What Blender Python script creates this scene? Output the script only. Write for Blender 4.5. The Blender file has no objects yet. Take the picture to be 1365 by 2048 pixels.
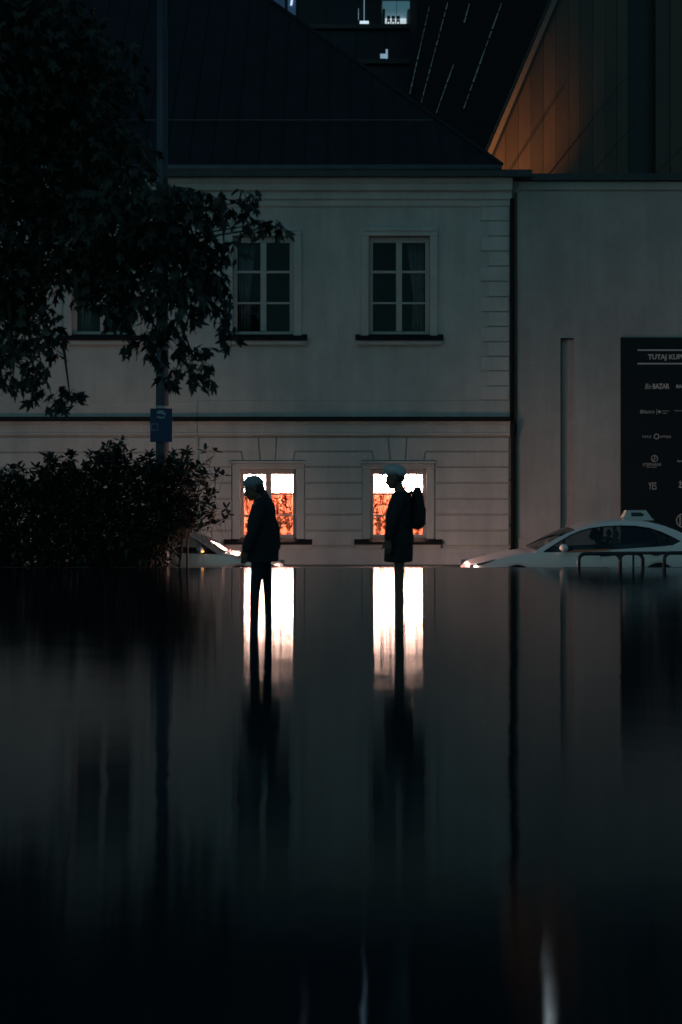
import bpy, bmesh, math, random
from mathutils import Vector, Matrix, Euler
from mathutils.geometry import tessellate_polygon
R = math.radians
random.seed(7)
S = bpy.context.scene
COL = S.collection

# ---------------------------------------------------------------- camera, world, sun, exposure
FPX = 2900.0          # focal length in photo pixels
HY = 945.0            # photo row of the horizon
EYE = 1.7             # camera height above the pool
cam_d = bpy.data.cameras.new('camera'); cam = bpy.data.objects.new('camera', cam_d); COL.objects.link(cam)
cam.location = (0, 0, EYE); cam.rotation_euler = (R(90), 0, 0)
cam_d.sensor_width = 36; cam_d.lens = FPX / 2048 * 36; cam_d.shift_y = -(1024 - HY) / 2048
cam_d.clip_start = 0.05; cam_d.clip_end = 3000
cam_d.dof.use_dof = True; cam_d.dof.focus_distance = 30; cam_d.dof.aperture_fstop = 1.6
S.camera = cam
SUN_EL, SUN_AZ = R(40), R(208)      # high glow over the square, behind the camera
w = bpy.data.worlds.new('World'); S.world = w; w.use_nodes = True
wn = w.node_tree.nodes; bg = wn['Background']
sky = wn.new('ShaderNodeTexSky'); sky.sky_type = 'NISHITA'; sky.sun_disc = False
sky.sun_elevation = SUN_EL; sky.sun_rotation = SUN_AZ; sky.dust_density = 0.3; sky.ozone_density = 2.5
tint = wn.new('ShaderNodeMix'); tint.data_type = 'RGBA'; tint.blend_type = 'MULTIPLY'; tint.inputs[0].default_value = 1
tint.inputs[7].default_value = (0.46, 1.0, 0.90, 1)      # greenish night glow of the city
w.node_tree.links.new(sky.outputs[0], tint.inputs[6]); w.node_tree.links.new(tint.outputs[2], bg.inputs[0]); bg.inputs[1].default_value = 0.031
sd = bpy.data.lights.new('sun', 'SUN'); sd.energy = 0.045; sd.angle = R(30); sd.color = (1.0, 0.76, 0.68)
sun = bpy.data.objects.new('sun', sd); COL.objects.link(sun)
sdir = Vector((math.sin(SUN_AZ) * math.cos(SUN_EL), math.cos(SUN_AZ) * math.cos(SUN_EL), math.sin(SUN_EL)))
sun.rotation_euler = (-sdir).to_track_quat('-Z', 'Y').to_euler()
vs = S.view_settings; vs.view_transform = 'Standard'; vs.look = 'None'; vs.gamma = 1; vs.exposure = 0.0
S.cycles.use_denoising = True
S.cycles.max_bounces = 8; S.cycles.diffuse_bounces = 4; S.cycles.glossy_bounces = 4
S.cycles.transparent_max_bounces = 16; S.cycles.sample_clamp_indirect = 6

# ---------------------------------------------------------------- helpers
def P(x, y, Y):
    """photo pixel at depth Y -> world point"""
    return Vector(((x - 682.5) / FPX * Y, Y, EYE + (HY - y) / FPX * Y))

def mat(name, col, rough=0.6, metal=0.0, emit=None, es=0.0, var=0.0, scale=8.0, bump=0.0, bscale=60.0, spec=None, stretch=None, coat=0.0, streak=0.0):
    m = bpy.data.materials.new(name); m.use_nodes = True
    nt = m.node_tree; b = nt.nodes['Principled BSDF']
    b.inputs['Base Color'].default_value = (*col, 1); b.inputs['Roughness'].default_value = rough; b.inputs['Metallic'].default_value = metal
    if spec is not None: b.inputs['Specular IOR Level'].default_value = spec
    if coat: b.inputs['Coat Weight'].default_value = coat
    if emit: b.inputs['Emission Color'].default_value = (*emit, 1); b.inputs['Emission Strength'].default_value = es
    if var or bump:
        tc = nt.nodes.new('ShaderNodeTexCoord'); mp = nt.nodes.new('ShaderNodeMapping')
        nt.links.new(tc.outputs['Object'], mp.inputs['Vector'])
        if stretch: mp.inputs['Scale'].default_value = stretch
    if var:
        n = nt.nodes.new('ShaderNodeTexNoise'); n.inputs['Scale'].default_value = scale; n.inputs['Detail'].default_value = 6; n.inputs['Roughness'].default_value = 0.6
        nt.links.new(mp.outputs[0], n.inputs['Vector'])
        cr = nt.nodes.new('ShaderNodeMapRange'); cr.inputs['From Min'].default_value = 0.3; cr.inputs['From Max'].default_value = 0.7
        cr.inputs['To Min'].default_value = 1 - var; cr.inputs['To Max'].default_value = 1 + var
        nt.links.new(n.outputs['Fac'], cr.inputs['Value'])
        mx = nt.nodes.new('ShaderNodeMix'); mx.data_type = 'RGBA'; mx.blend_type = 'MULTIPLY'; mx.inputs[0].default_value = 1
        mx.inputs[6].default_value = (*col, 1); nt.links.new(cr.outputs[0], mx.inputs[7]); res = mx.outputs[2]
        if streak:      # rain streaks and patched paint
            for sc_, st_, am in ((2.2, (1, 1, .10), streak), (.45, (1, 1, .8), streak * .8), (55, (1, 1, 1), streak * 1.3)):
                m2 = nt.nodes.new('ShaderNodeMapping'); m2.inputs['Scale'].default_value = st_; nt.links.new(tc.outputs['Object'], m2.inputs[0])
                n3 = nt.nodes.new('ShaderNodeTexNoise'); n3.inputs['Scale'].default_value = sc_; n3.inputs['Detail'].default_value = 8; n3.inputs['Roughness'].default_value = .7; nt.links.new(m2.outputs[0], n3.inputs['Vector'])
                c2 = nt.nodes.new('ShaderNodeMapRange'); c2.inputs[1].default_value = .3; c2.inputs[2].default_value = .65; c2.inputs[3].default_value = 1 - am; c2.inputs[4].default_value = 1.04; nt.links.new(n3.outputs['Fac'], c2.inputs[0])
                m3 = nt.nodes.new('ShaderNodeMix'); m3.data_type = 'RGBA'; m3.blend_type = 'MULTIPLY'; m3.inputs[0].default_value = 1; nt.links.new(res, m3.inputs[6]); nt.links.new(c2.outputs[0], m3.inputs[7]); res = m3.outputs[2]
        nt.links.new(res, b.inputs['Base Color'])
    if bump:
        n2 = nt.nodes.new('ShaderNodeTexNoise'); n2.inputs['Scale'].default_value = bscale; n2.inputs['Detail'].default_value = 4
        nt.links.new(mp.outputs[0], n2.inputs['Vector'])
        bp = nt.nodes.new('ShaderNodeBump'); bp.inputs['Strength'].default_value = bump; bp.inputs['Distance'].default_value = 0.01
        nt.links.new(n2.outputs['Fac'], bp.inputs['Height']); nt.links.new(bp.outputs[0], b.inputs['Normal'])
    return m

def glass(name, tint=(0.9, 0.9, 0.9), refl=1.0):
    m = bpy.data.materials.new(name); m.use_nodes = True; nt = m.node_tree
    nt.nodes.remove(nt.nodes['Principled BSDF']); out = nt.nodes['Material Output']
    t = nt.nodes.new('ShaderNodeBsdfTransparent'); t.inputs[0].default_value = (*tint, 1)
    g = nt.nodes.new('ShaderNodeBsdfGlossy'); g.inputs['Roughness'].default_value = 0.02
    f = nt.nodes.new('ShaderNodeFresnel'); f.inputs[0].default_value = 1.5
    mu = nt.nodes.new('ShaderNodeMath'); mu.operation = 'MULTIPLY'; mu.inputs[1].default_value = refl
    mx = nt.nodes.new('ShaderNodeMixShader')
    nt.links.new(f.outputs[0], mu.inputs[0]); nt.links.new(mu.outputs[0], mx.inputs[0]); nt.links.new(t.outputs[0], mx.inputs[1]); nt.links.new(g.outputs[0], mx.inputs[2]); nt.links.new(mx.outputs[0], out.inputs[0])
    return m

def link(name, me, m, parent=None, label=None, cat=None, group=None, kind=None, smooth=False):
    o = bpy.data.objects.new(name, me); COL.objects.link(o)
    if m is not None and not me.materials: me.materials.append(m)
    if parent is not None: o.parent = parent
    tag(o, label, cat, group, kind)
    if smooth:
        for p in me.polygons: p.use_smooth = True
    return o
def tag(o, label=None, cat=None, group=None, kind=None):
    if label: o['label'] = label
    if cat: o['category'] = cat
    if group: o['group'] = group
    if kind: o['kind'] = kind
    return o
def empty(name, loc, label, cat, group=None, rz=0):
    o = bpy.data.objects.new(name, None); COL.objects.link(o); o.location = loc; o.rotation_euler = (0, 0, rz)
    o.empty_display_size = 0.2
    return tag(o, label, cat, group)
def under(o, parent):
    """parent an object built in world space without moving it"""
    o.parent = parent
    o.matrix_parent_inverse = (Matrix.Translation(parent.location) @ parent.rotation_euler.to_matrix().to_4x4()).inverted()
    return o

class MB:
    def __init__(s): s.v = []; s.f = []
    def add(s, vs, fs):
        n = len(s.v); s.v += [tuple(v) for v in vs]; s.f += [tuple(i + n for i in f) for f in fs]; return s
    def box(s, x0, x1, y0, y1, z0, z1):
        v = [(x, y, z) for z in (z0, z1) for y in (y0, y1) for x in (x0, x1)]
        return s.add(v, [(0, 2, 3, 1), (4, 5, 7, 6), (0, 1, 5, 4), (2, 6, 7, 3), (0, 4, 6, 2), (1, 3, 7, 5)])
    def bbox(s, x0, x1, y0, y1, z0, z1, b=0.01):
        """box whose front (-y) edges are chamfered"""
        v = [(x0, y1, z0), (x1, y1, z0), (x1, y1, z1), (x0, y1, z1), (x0, y0 + b, z0), (x1, y0 + b, z0), (x1, y0 + b, z1), (x0, y0 + b, z1),
             (x0 + b, y0, z0 + b), (x1 - b, y0, z0 + b), (x1 - b, y0, z1 - b), (x0 + b, y0, z1 - b)]
        f = [(0, 3, 2, 1), (8, 9, 10, 11)]
        for i in range(4):
            j = (i + 1) % 4; f += [(i, j, j + 4, i + 4), (i + 4, j + 4, j + 8, i + 8)]
        return s.add(v, f)
    def tube(s, pts, rs, n=8, caps=True):
        pts = [Vector(p) for p in pts]
        if not hasattr(rs, '__len__'): rs = [rs] * len(pts)
        rings = []; up = None
        for i, p in enumerate(pts):
            d = (pts[min(i + 1, len(pts) - 1)] - pts[max(i - 1, 0)]).normalized()
            if up is None: up = Vector((0, 0, 1)) if abs(d.z) < 0.9 else Vector((0, 1, 0))
            a = d.cross(up).normalized(); b_ = a.cross(d).normalized(); up = b_
            rings.append([p + rs[i] * (math.cos(2 * math.pi * k / n) * a + math.sin(2 * math.pi * k / n) * b_) for k in range(n)])
        return s.loft(rings, caps)
    def loft(s, rings, caps=True, closed=True):
        n = len(rings[0]); v = [p for r in rings for p in r]; f = []
        for i in range(len(rings) - 1):
            for k in range(n if closed else n - 1):
                k2 = (k + 1) % n; f.append((i * n + k, i * n + k2, (i + 1) * n + k2, (i + 1) * n + k))
        if caps and closed: f += [tuple(range(n - 1, -1, -1)), tuple((len(rings) - 1) * n + k for k in range(n))]
        return s.add(v, f)
    def ball(s, c, r, rot=None, seg=14, rg=9):
        c = Vector(c); r = r if hasattr(r, '__len__') else (r, r, r); M = rot.to_matrix() if rot else Matrix.Identity(3)
        rings = []
        for i in range(1, rg):
            a = math.pi * i / rg
            rings.append([c + M @ Vector((r[0] * math.sin(a) * math.cos(2 * math.pi * k / seg), r[1] * math.sin(a) * math.sin(2 * math.pi * k / seg), -r[2] * math.cos(a))) for k in range(seg)])
        n0 = len(s.v); s.loft(rings, False)
        b = len(s.v); s.v += [tuple(c + M @ Vector((0, 0, -r[2]))), tuple(c + M @ Vector((0, 0, r[2])))]
        last = n0 + (rg - 2) * seg
        for k in range(seg):
            k2 = (k + 1) % seg; s.f.append((n0 + k2, n0 + k, b)); s.f.append((last + k, last + k2, b + 1))
        return s
    def cap(s, a, b, ra, rb, n=12):
        """tapered capsule"""
        a = Vector(a); b = Vector(b); s.tube([a, b], [ra, rb], n); s.ball(a, ra, seg=n, rg=8); s.ball(b, rb, seg=n, rg=8); return s
    def prism(s, poly, y0, y1, off0=0.0, off1=0.0):
        """polygon (x,z) counter-clockwise seen from -y; back at y1, front at y0, each inset"""
        A = inset(poly, off0); B = inset(poly, off1); n = len(poly)
        v = [(p[0], y1, p[1]) for p in A] + [(p[0], y0, p[1]) for p in B]
        f = [tuple(range(n, 2 * n))] + [(i, (i + 1) % n, n + (i + 1) % n, n + i) for i in range(n)]
        return s.add(v, f)
    def mesh(s, name):
        me = bpy.data.meshes.new(name); me.from_pydata(s.v, [], s.f); me.validate(); me.update()
        bm = bmesh.new(); bm.from_mesh(me); bmesh.ops.recalc_face_normals(bm, faces=bm.faces); bm.to_mesh(me); bm.free()
        return me
    def build(s, name, m, parent=None, smooth=False, **k): return link(name, s.mesh(name), m, parent, smooth=smooth, **k)

def inset(poly, d):
    if not d: return [tuple(p) for p in poly]
    out = []; n = len(poly)
    area = sum(poly[i][0] * poly[(i + 1) % n][1] - poly[(i + 1) % n][0] * poly[i][1] for i in range(n))
    sg = 1 if area > 0 else -1
    for i in range(n):
        p0, p, p1 = Vector(poly[i - 1]), Vector(poly[i]), Vector(poly[(i + 1) % n])
        e0 = (p - p0).normalized(); e1 = (p1 - p).normalized()
        n0 = Vector((-e0.y, e0.x)) * sg; n1 = Vector((-e1.y, e1.x)) * sg
        k = (n0 + n1); k = k / max(1e-6, (1 + n0.dot(n1)))
        out.append(tuple(p + k * d))
    return out

def auto_smooth(o, ang=35):
    me = o.data
    for p in me.polygons: p.use_smooth = True
    bm = bmesh.new(); bm.from_mesh(me)
    for e in bm.edges:
        if len(e.link_faces) == 2 and e.calc_face_angle(0) > R(ang): e.smooth = False
    bm.to_mesh(me); bm.free(); return o

def remesh(mb, voxel, smooth_it=6, fac=0.5):
    """fuse the overlapping shapes of mb into one continuous skin"""
    me = bpy.data.meshes.new('raw'); me.from_pydata(mb.v, [], mb.f); me.update()
    bm = bmesh.new(); bm.from_mesh(me); bmesh.ops.recalc_face_normals(bm, faces=bm.faces); bm.to_mesh(me); bm.free()
    o = bpy.data.objects.new('raw', me); COL.objects.link(o)
    r = o.modifiers.new('r', 'REMESH'); r.mode = 'VOXEL'; r.voxel_size = voxel; r.use_smooth_shade = True
    if smooth_it:
        s = o.modifiers.new('s', 'SMOOTH'); s.factor = fac; s.iterations = smooth_it
    dg = bpy.context.evaluated_depsgraph_get(); ev = o.evaluated_get(dg)
    out = bpy.data.meshes.new_from_object(ev, depsgraph=dg)
    bpy.data.objects.remove(o, do_unlink=True)
    for p in out.polygons: p.use_smooth = True
    out.materials.clear()
    return out

def text(s_, size, loc, m, parent, name='lettering', depth=0.004, sx=1.0, shear=0.0, align='LEFT', bold=0.0, space=1.0):
    cu = bpy.data.curves.new('t', 'FONT'); cu.body = s_; cu.size = size; cu.extrude = depth; cu.align_x = align; cu.shear = shear; cu.offset = bold; cu.space_character = space
    cu.resolution_u = 3
    o = bpy.data.objects.new('t', cu); COL.objects.link(o)
    dg = bpy.context.evaluated_depsgraph_get(); me = bpy.data.meshes.new_from_object(o.evaluated_get(dg), depsgraph=dg)
    bpy.data.objects.remove(o, do_unlink=True)
    me.transform(Matrix.Translation(Vector(loc)) @ Matrix.Rotation(R(90), 4, 'X') @ Matrix.Diagonal((sx, 1, 1, 1)))
    me.materials.clear()
    return under(link(name, me, m), parent)

# ---------------------------------------------------------------- materials
M = {}
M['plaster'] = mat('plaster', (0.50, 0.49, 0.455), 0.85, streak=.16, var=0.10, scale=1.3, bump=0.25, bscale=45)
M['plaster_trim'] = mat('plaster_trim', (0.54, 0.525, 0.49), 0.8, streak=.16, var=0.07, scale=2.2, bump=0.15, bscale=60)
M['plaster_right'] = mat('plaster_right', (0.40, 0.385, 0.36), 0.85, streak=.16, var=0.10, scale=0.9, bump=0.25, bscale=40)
M['frame'] = mat('window_frame_paint', (0.42, 0.38, 0.35), 0.5, var=0.08, scale=6)
M['zinc'] = mat('zinc_dark', (0.035, 0.04, 0.045), 0.45, metal=0.3, var=0.2, scale=5)
M['roof'] = mat('roof_sheet', (0.011, 0.014, 0.018), 0.75, spec=.25, var=0.25, scale=1.5)
M['flash'] = mat('gutter_zinc', (0.10, 0.11, 0.12), 0.5, metal=0.3, var=0.2, scale=4)
M['seam'] = mat('roof_seam', (0.015, 0.019, 0.025), 0.7, spec=.25, var=.2)
M['pipe'] = mat('downpipe', (0.012, 0.012, 0.013), 0.75, spec=.2, var=0.2)
M['copper'] = mat('pipe_rust', (0.12, 0.07, 0.045), 0.7, var=0.3, scale=3)
M['glass'] = glass('window_glass', (0.9, 0.92, 0.93), .3)
M['room'] = mat('room_wall', (0.40, 0.12, 0.065), 0.9, var=0.3, scale=5)
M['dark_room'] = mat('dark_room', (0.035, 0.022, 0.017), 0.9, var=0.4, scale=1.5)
M['asphalt'] = mat('asphalt', (0.05, 0.05, 0.05), 0.8, var=0.2, scale=6, bump=0.3)
M['paving'] = mat('paving', (0.16, 0.15, 0.14), 0.8, var=0.2, scale=3, bump=0.2)
M['granite'] = mat('granite', (0.10, 0.10, 0.10), 0.6, var=0.3, scale=20)
M['bark'] = mat('bark', (0.05, 0.04, 0.03), 0.9, var=0.3, scale=15, bump=0.5, bscale=25)
M['soil'] = mat('soil', (0.03, 0.022, 0.016), 0.95, var=0.3, scale=10, bump=0.5)
M['navy'] = mat('navy_board', (0.006, 0.008, 0.011), 0.5, spec=.25, var=0.15, scale=2)
M['print'] = mat('white_print', (0.5, 0.45, 0.42), 0.7)
M['black'] = mat('black_trim', (0.012, 0.012, 0.013), 0.45)
M['steel'] = mat('painted_steel', (0.012, 0.014, 0.018), 0.4)

# ---------------------------------------------------------------- setting: ground, road, pool
ROAD = -0.66; WALK = -0.54; EDGE = 25.9; YF = FPX / 82.0
MB().add([(-1500, -800, ROAD - 0.02), (1500, -800, ROAD - 0.02), (1500, 2500, ROAD - 0.02), (-1500, 2500, ROAD - 0.02)], [(0, 1, 2, 3)]).build('ground', M['paving'], kind='structure')
MB().box(-60, 60, 27.35, 33.2, ROAD - 0.3, ROAD).build('road', M['asphalt'], kind='structure')
pv = MB().box(-60, 60, EDGE - 0.3, 27.2, ROAD - 0.3, WALK).build('pavement_near', M['paving'], kind='structure')
kb = MB().box(-60, 60, 27.2, 27.35, ROAD - 0.3, WALK + 0.004).build('kerb', M['granite']); kb.parent = pv
pv2 = MB().box(-60, 60, 33.35, YF + 0.3, ROAD - 0.3, WALK).build('pavement_far', M['paving'], kind='structure')
kb = MB().box(-60, 60, 33.2, 33.35, ROAD - 0.3, WALK + 0.004).build('kerb', M['granite']); kb.parent = pv2

def pool_material():
    """black water under a steady breeze: ripples that tilt towards and away from the viewer, so lights stretch into columns"""
    m = bpy.data.materials.new('still_water'); m.use_nodes = True; nt = m.node_tree; N = nt.nodes; L = nt.links
    N.remove(N['Principled BSDF']); out = N['Material Output']
    tc = N.new('ShaderNodeTexCoord')
    def noise(sx, sy, scale, detail=3):
        mp = N.new('ShaderNodeMapping'); mp.inputs['Scale'].default_value = (sx, sy, 1); L.new(tc.outputs['Object'], mp.inputs[0])
        n = N.new('ShaderNodeTexNoise'); n.inputs['Scale'].default_value = scale; n.inputs['Detail'].default_value = detail; L.new(mp.outputs[0], n.inputs['Vector']); return n
    g = N.new('ShaderNodeBsdfAnisotropic'); g.distribution = 'BECKMANN'; g.inputs['Anisotropy'].default_value = 0.64
    st = noise(1, 1, 1.1, 2)
    mr = N.new('ShaderNodeMapRange'); mr.inputs[1].default_value = 0.35; mr.inputs[2].default_value = 0.65; mr.inputs[3].default_value = 0.078; mr.inputs[4].default_value = 0.090
    L.new(st.outputs['Fac'], mr.inputs[0]); L.new(mr.outputs[0], g.inputs['Roughness'])
    tg = N.new('ShaderNodeTangent'); tg.direction_type = 'UV_MAP'; tg.uv_map = 'flow'; L.new(tg.outputs[0], g.inputs['Tangent'])
    n1 = noise(1, 0.8, 2.6, 2)
    bp = N.new('ShaderNodeBump'); bp.inputs['Strength'].default_value = 0.25; bp.inputs['Distance'].default_value = 0.005
    L.new(n1.outputs['Fac'], bp.inputs['Height']); L.new(bp.outputs[0], g.inputs['Normal'])
    dk = N.new('ShaderNodeBsdfDiffuse'); dk.inputs[0].default_value = (0.010, 0.019, 0.022, 1)
    fr = N.new('ShaderNodeFresnel'); fr.inputs[0].default_value = 1.72
    mx = N.new('ShaderNodeMixShader'); L.new(fr.outputs[0], mx.inputs[0]); L.new(dk.outputs[0], mx.inputs[1]); L.new(g.outputs[0], mx.inputs[2]); L.new(mx.outputs[0], out.inputs[0])
    return m
pool = MB().add([(-40, -10, 0), (40, -10, 0), (40, EDGE, 0), (-40, EDGE, 0)], [(0, 1, 2, 3)])
pool = pool.build('pool_water', pool_material(), kind='structure')
uv = pool.data.uv_layers.new(name='flow')
for lp in pool.data.loops:
    c = pool.data.vertices[lp.vertex_index].co; uv.data[lp.index].uv = (c.x * 0.1, c.y * 0.1)
bs = MB().box(-40.2, 40.2, -10.2, EDGE, ROAD - 0.3, -0.145)
bs.box(-40.2, 40.2, EDGE - 0.02, EDGE, -0.145, -0.012); bs.box(-40.2, -40, -10.2, EDGE - 0.02, -0.145, -0.004); bs.box(40, 40.2, -10.2, EDGE - 0.02, -0.145, -0.004); bs.box(-40, 40, -10.2, -10, -0.145, -0.004)
bs.build('pool_basin', M['granite'], kind='structure')

rim = bpy.data.objects['pool_basin']
for k in range(64):
    x = -13 + k * .405; h_ = random.uniform(-.022, -.006)
    o = MB().bbox(x, x + .40, EDGE + .002, EDGE + .30, -.20, h_, .008).build('rim_stone', M['granite'], rim)
# ---------------------------------------------------------------- the old house
def fx(x): return (x - 682.5) / 82.0
def fz(y): return EYE + (HY - y) / 82.0
def frect(m, x0, x1, y0, y1, d0, d1, b=0.0):
    """facade rectangle in photo pixels, d = metres in front of the wall"""
    (m.bbox if b else m.box)(fx(x0), fx(x1), YF - d1, YF - d0, fz(y1), fz(y0), *([b] if b else []))
    return m
def wall_sheet(x0, x1, z0, z1, holes, y, depth):
    xs = sorted({x0, x1, *[h[0] for h in holes], *[h[1] for h in holes]}); zs = sorted({z0, z1, *[h[2] for h in holes], *[h[3] for h in holes]})
    m = MB()
    for i in range(len(xs) - 1):
        for k in range(len(zs) - 1):
            cx = (xs[i] + xs[i + 1]) / 2; cz = (zs[k] + zs[k + 1]) / 2
            if any(h[0] < cx < h[1] and h[2] < cz < h[3] for h in holes): continue
            m.add([(xs[i], y, zs[k]), (xs[i + 1], y, zs[k]), (xs[i + 1], y, zs[k + 1]), (xs[i], y, zs[k + 1])], [(0, 1, 2, 3)])
    for h in holes:
        a, b, c, d = h
        m.add([(a, y, c), (b, y, c), (b, y, d), (a, y, d), (a, y + depth, c), (b, y + depth, c), (b, y + depth, d), (a, y + depth, d)],
              [(0, 1, 5, 4), (1, 2, 6, 5), (2, 3, 7, 6), (3, 0, 4, 7)])
    return m

UP = [(799, 'right'), (527, 'mid'), (205, 'left')]       # upper window centres (photo px)
LOW = [(797, 'right'), (537, 'left')]
house = empty('palace_house', (0, YF + 4, WALK), 'old two-storey plastered house with dark seamed roof and lit ground-floor windows', 'house')
holes = [(fx(c - 61), fx(c + 61), fz(672), fz(472)) for c, _ in UP] + [(fx(c - 56), fx(c + 56), fz(1082), fz(938)) for c, _ in LOW]
XL, XR = -14.0, fx(1025)
under(wall_sheet(XL, XR, WALK - 0.1, fz(352), holes, YF, 0.30).build('wall', M['plaster']), house)
under(MB().box(XL, XR, YF + 9, YF + 9.2, WALK - 0.1, fz(352)).build('rear_wall', M['plaster']), house)
under(MB().box(XR - 0.2, XR - 0.003, YF + 0.02, YF + 9, WALK - 0.1, fz(352)).build('side_wall', M['plaster']), house)
under(MB().box(XL, XL + 0.2, YF + 0.02, YF + 9, WALK - 0.1, fz(352)).build('side_wall', M['plaster']), house)

# cornice: three stepped mouldings below the eave
m = MB(); prof = [(352, .0), (352, .30), (366, .30), (372, .24), (383, .22), (386, .12), (399, .11), (402, .06), (412, .05), (416, .0)]
ring0 = [(XL, YF - d, fz(y)) for y, d in prof]; ring1 = [(fx(1023), YF - d, fz(y)) for y, d in prof]
m.loft([ring0, ring1]); under(m.build('cornice', M['plaster_trim']), house)
# string course between the storeys, stepping back at the left bay
for xa, xb, dd in ((-470, 396, 0.0), (396.5, 1020, 0.03)):
    m = MB(); prof = [(835.5, 0), (835.5, .17 + dd), (842, .19 + dd), (844.5, .10 + dd), (848, .10 + dd), (849, .07 + dd), (864, .06 + dd), (866, .09 + dd), (870, .085 + dd), (873, .03 + dd), (873, 0)]
    m.loft([[(fx(xa), YF - d, fz(y)) for y, d in prof], [(fx(xb), YF - d, fz(y)) for y, d in prof]])
    under(m.build('string_course', M['plaster_trim']), house)
    under(frect(MB(), xa, xb, 834, 843, 0.0, 0.21 + dd).build('string_flashing', M['pipe']), house)
# shallow band above the string course, framed by the quoins
under(frect(MB(), 396, 1020, 801, 834, 0.0, 0.028, 0.008).build('wall_band', M['plaster']), house)
under(frect(MB(), -470, 394, 803, 834, 0.0, 0.014, 0.006).build('wall_band', M['plaster']), house)
# quoins
ys = [414, 442.5, 473, 503, 533, 563, 594, 624, 653.5, 684, 713, 742, 772, 800.5]
for i in range(len(ys) - 1):
    x0 = 962 if i % 2 == 0 else 977
    under(frect(MB(), x0, 1019, ys[i] + 0.9, ys[i + 1] - 0.9, 0.0, 0.042 + 0.005 * random.random(), 0.010).build('quoin', M['plaster_trim']), house)
# rusticated blocks of the ground floor
def block(poly):
    pts = [(fx(x), fz(y)) for x, y in poly]
    under(MB().prism(pts, YF - 0.048 - 0.004 * random.random(), YF, 0.012, 0.022).build('block', M['plaster_trim']), house)
for c, _ in LOW:
    block([(c - 20, 874), (c - 16, 922), (c + 15, 922), (c + 17, 874)])      # keystone
c1, c2 = 537, 797
def bay(xl, xr, xlow, xhigh, dl, dr, sl, sr):
    """top course with splayed ends and the stack of courses under it"""
    t = [(xl, 874), (xl + (dl and -4), 922)] if sl else [(xl, 874), (xl, 903)]
    if sl: t += [(xlow - 25 + 3, 922), (xlow - 18, 903)]
    if sr: t += [(xhigh + 18, 903), (xhigh + 22, 922), (xr + 4, 922), (xr, 874)]
    else: t += [(xr, 903), (xr, 874)]
    block(t)
    u = []
    u += [(xlow - 18, 903), (xlow - 22, 922), (xlow, 922), (xlow, 934)] if sl else [(xl, 903), (xl, 934)]
    u += [(xhigh, 934), (xhigh, 922), (xhigh + 22, 922), (xhigh + 18, 903)] if sr else [(xr, 934), (xr, 903)]
    block(u)
    cs = [934, 965.5, 997.5, 1029, 1061, 1092]
    a = xlow if sl else xl; b_ = xhigh if sr else xr
    for i in range(5): block([(a, cs[i]), (a, cs[i + 1]), (b_, cs[i + 1]), (b_, cs[i])])
bay(c1 + 17, c2 - 20, 609, 726, 1, 1, True, True)
bay(c2 + 17, 1019, 870, 1019, 1, 0, True, False)
bay(398, c1 - 20, 398, 465, 0, 1, False, True)
cs = [874, 905, 937, 969, 1000, 1032, 1064, 1095]
for i in range(7): block([(-460, cs[i]), (-460, cs[i + 1]), (394, cs[i + 1]), (394, cs[i])])
under(frect(MB(), -470, 1019, 1096, 1150, 0.0, 0.06, 0.015).build('plinth', M['plaster_trim']), house)

def window(cx, hw, yt, yb, rows, fw, depth, hole_top):
    """two-leaf casement; frame mesh with six panes as sub-parts"""
    m = MB(); d0 = -depth - 0.07; d1 = -depth
    frect(m, cx - hw, cx - hw + fw, yt, yb, d0, d1, 0.008); frect(m, cx + hw - fw, cx + hw, yt, yb, d0, d1, 0.008)
    frect(m, cx - hw + fw, cx + hw - fw, yt, rows[0][0], d0, d1, 0.008); frect(m, cx - hw + fw, cx + hw - fw, rows[-1][1], yb, d0, d1, 0.008)
    frect(m, cx - 6, cx + 6, rows[0][0], rows[-1][1], d0, d1 + 0.02, 0.008)
    for i in range(len(rows) - 1):
        for s in (-1, 1):
            a, b_ = (cx - hw + fw, cx - 6) if s < 0 else (cx + 6, cx + hw - fw)
            frect(m, a, b_, rows[i][1], rows[i + 1][0], d0 + 0.02, d1 - 0.006, 0.004)
    wf = under(m.build('window', M['frame']), house)
    for a, b_ in rows:
        for s in (-1, 1):
            x0, x1 = (cx - hw + fw, cx - 6) if s < 0 else (cx + 6, cx + hw - fw)
            pn = frect(MB(), x0, x1, a, b_, d0 + 0.025, d0 + 0.032).build('pane', M['glass']); pn.parent = wf
    return wf
def surround(cx, hi, ho, yt, yi, yb, head):
    m = MB()
    frect(m, cx - ho, cx - hi, yi, yb, 0, 0.055, 0.012); frect(m, cx + hi, cx + ho, yi, yb, 0, 0.055, 0.012); frect(m, cx - ho, cx + ho, yt, yi, 0, 0.055, 0.012)
    frect(m, cx - ho + 6, cx + ho - 6, yt + 2, yt + 7, 0.04, 0.085, 0.01)
    if head: frect(m, cx - ho - 3, cx + ho + 3, yt - 3, yt + 2, 0, 0.12, 0.01)
    under(m.build('window_surround', M['plaster_trim']), house)
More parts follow.
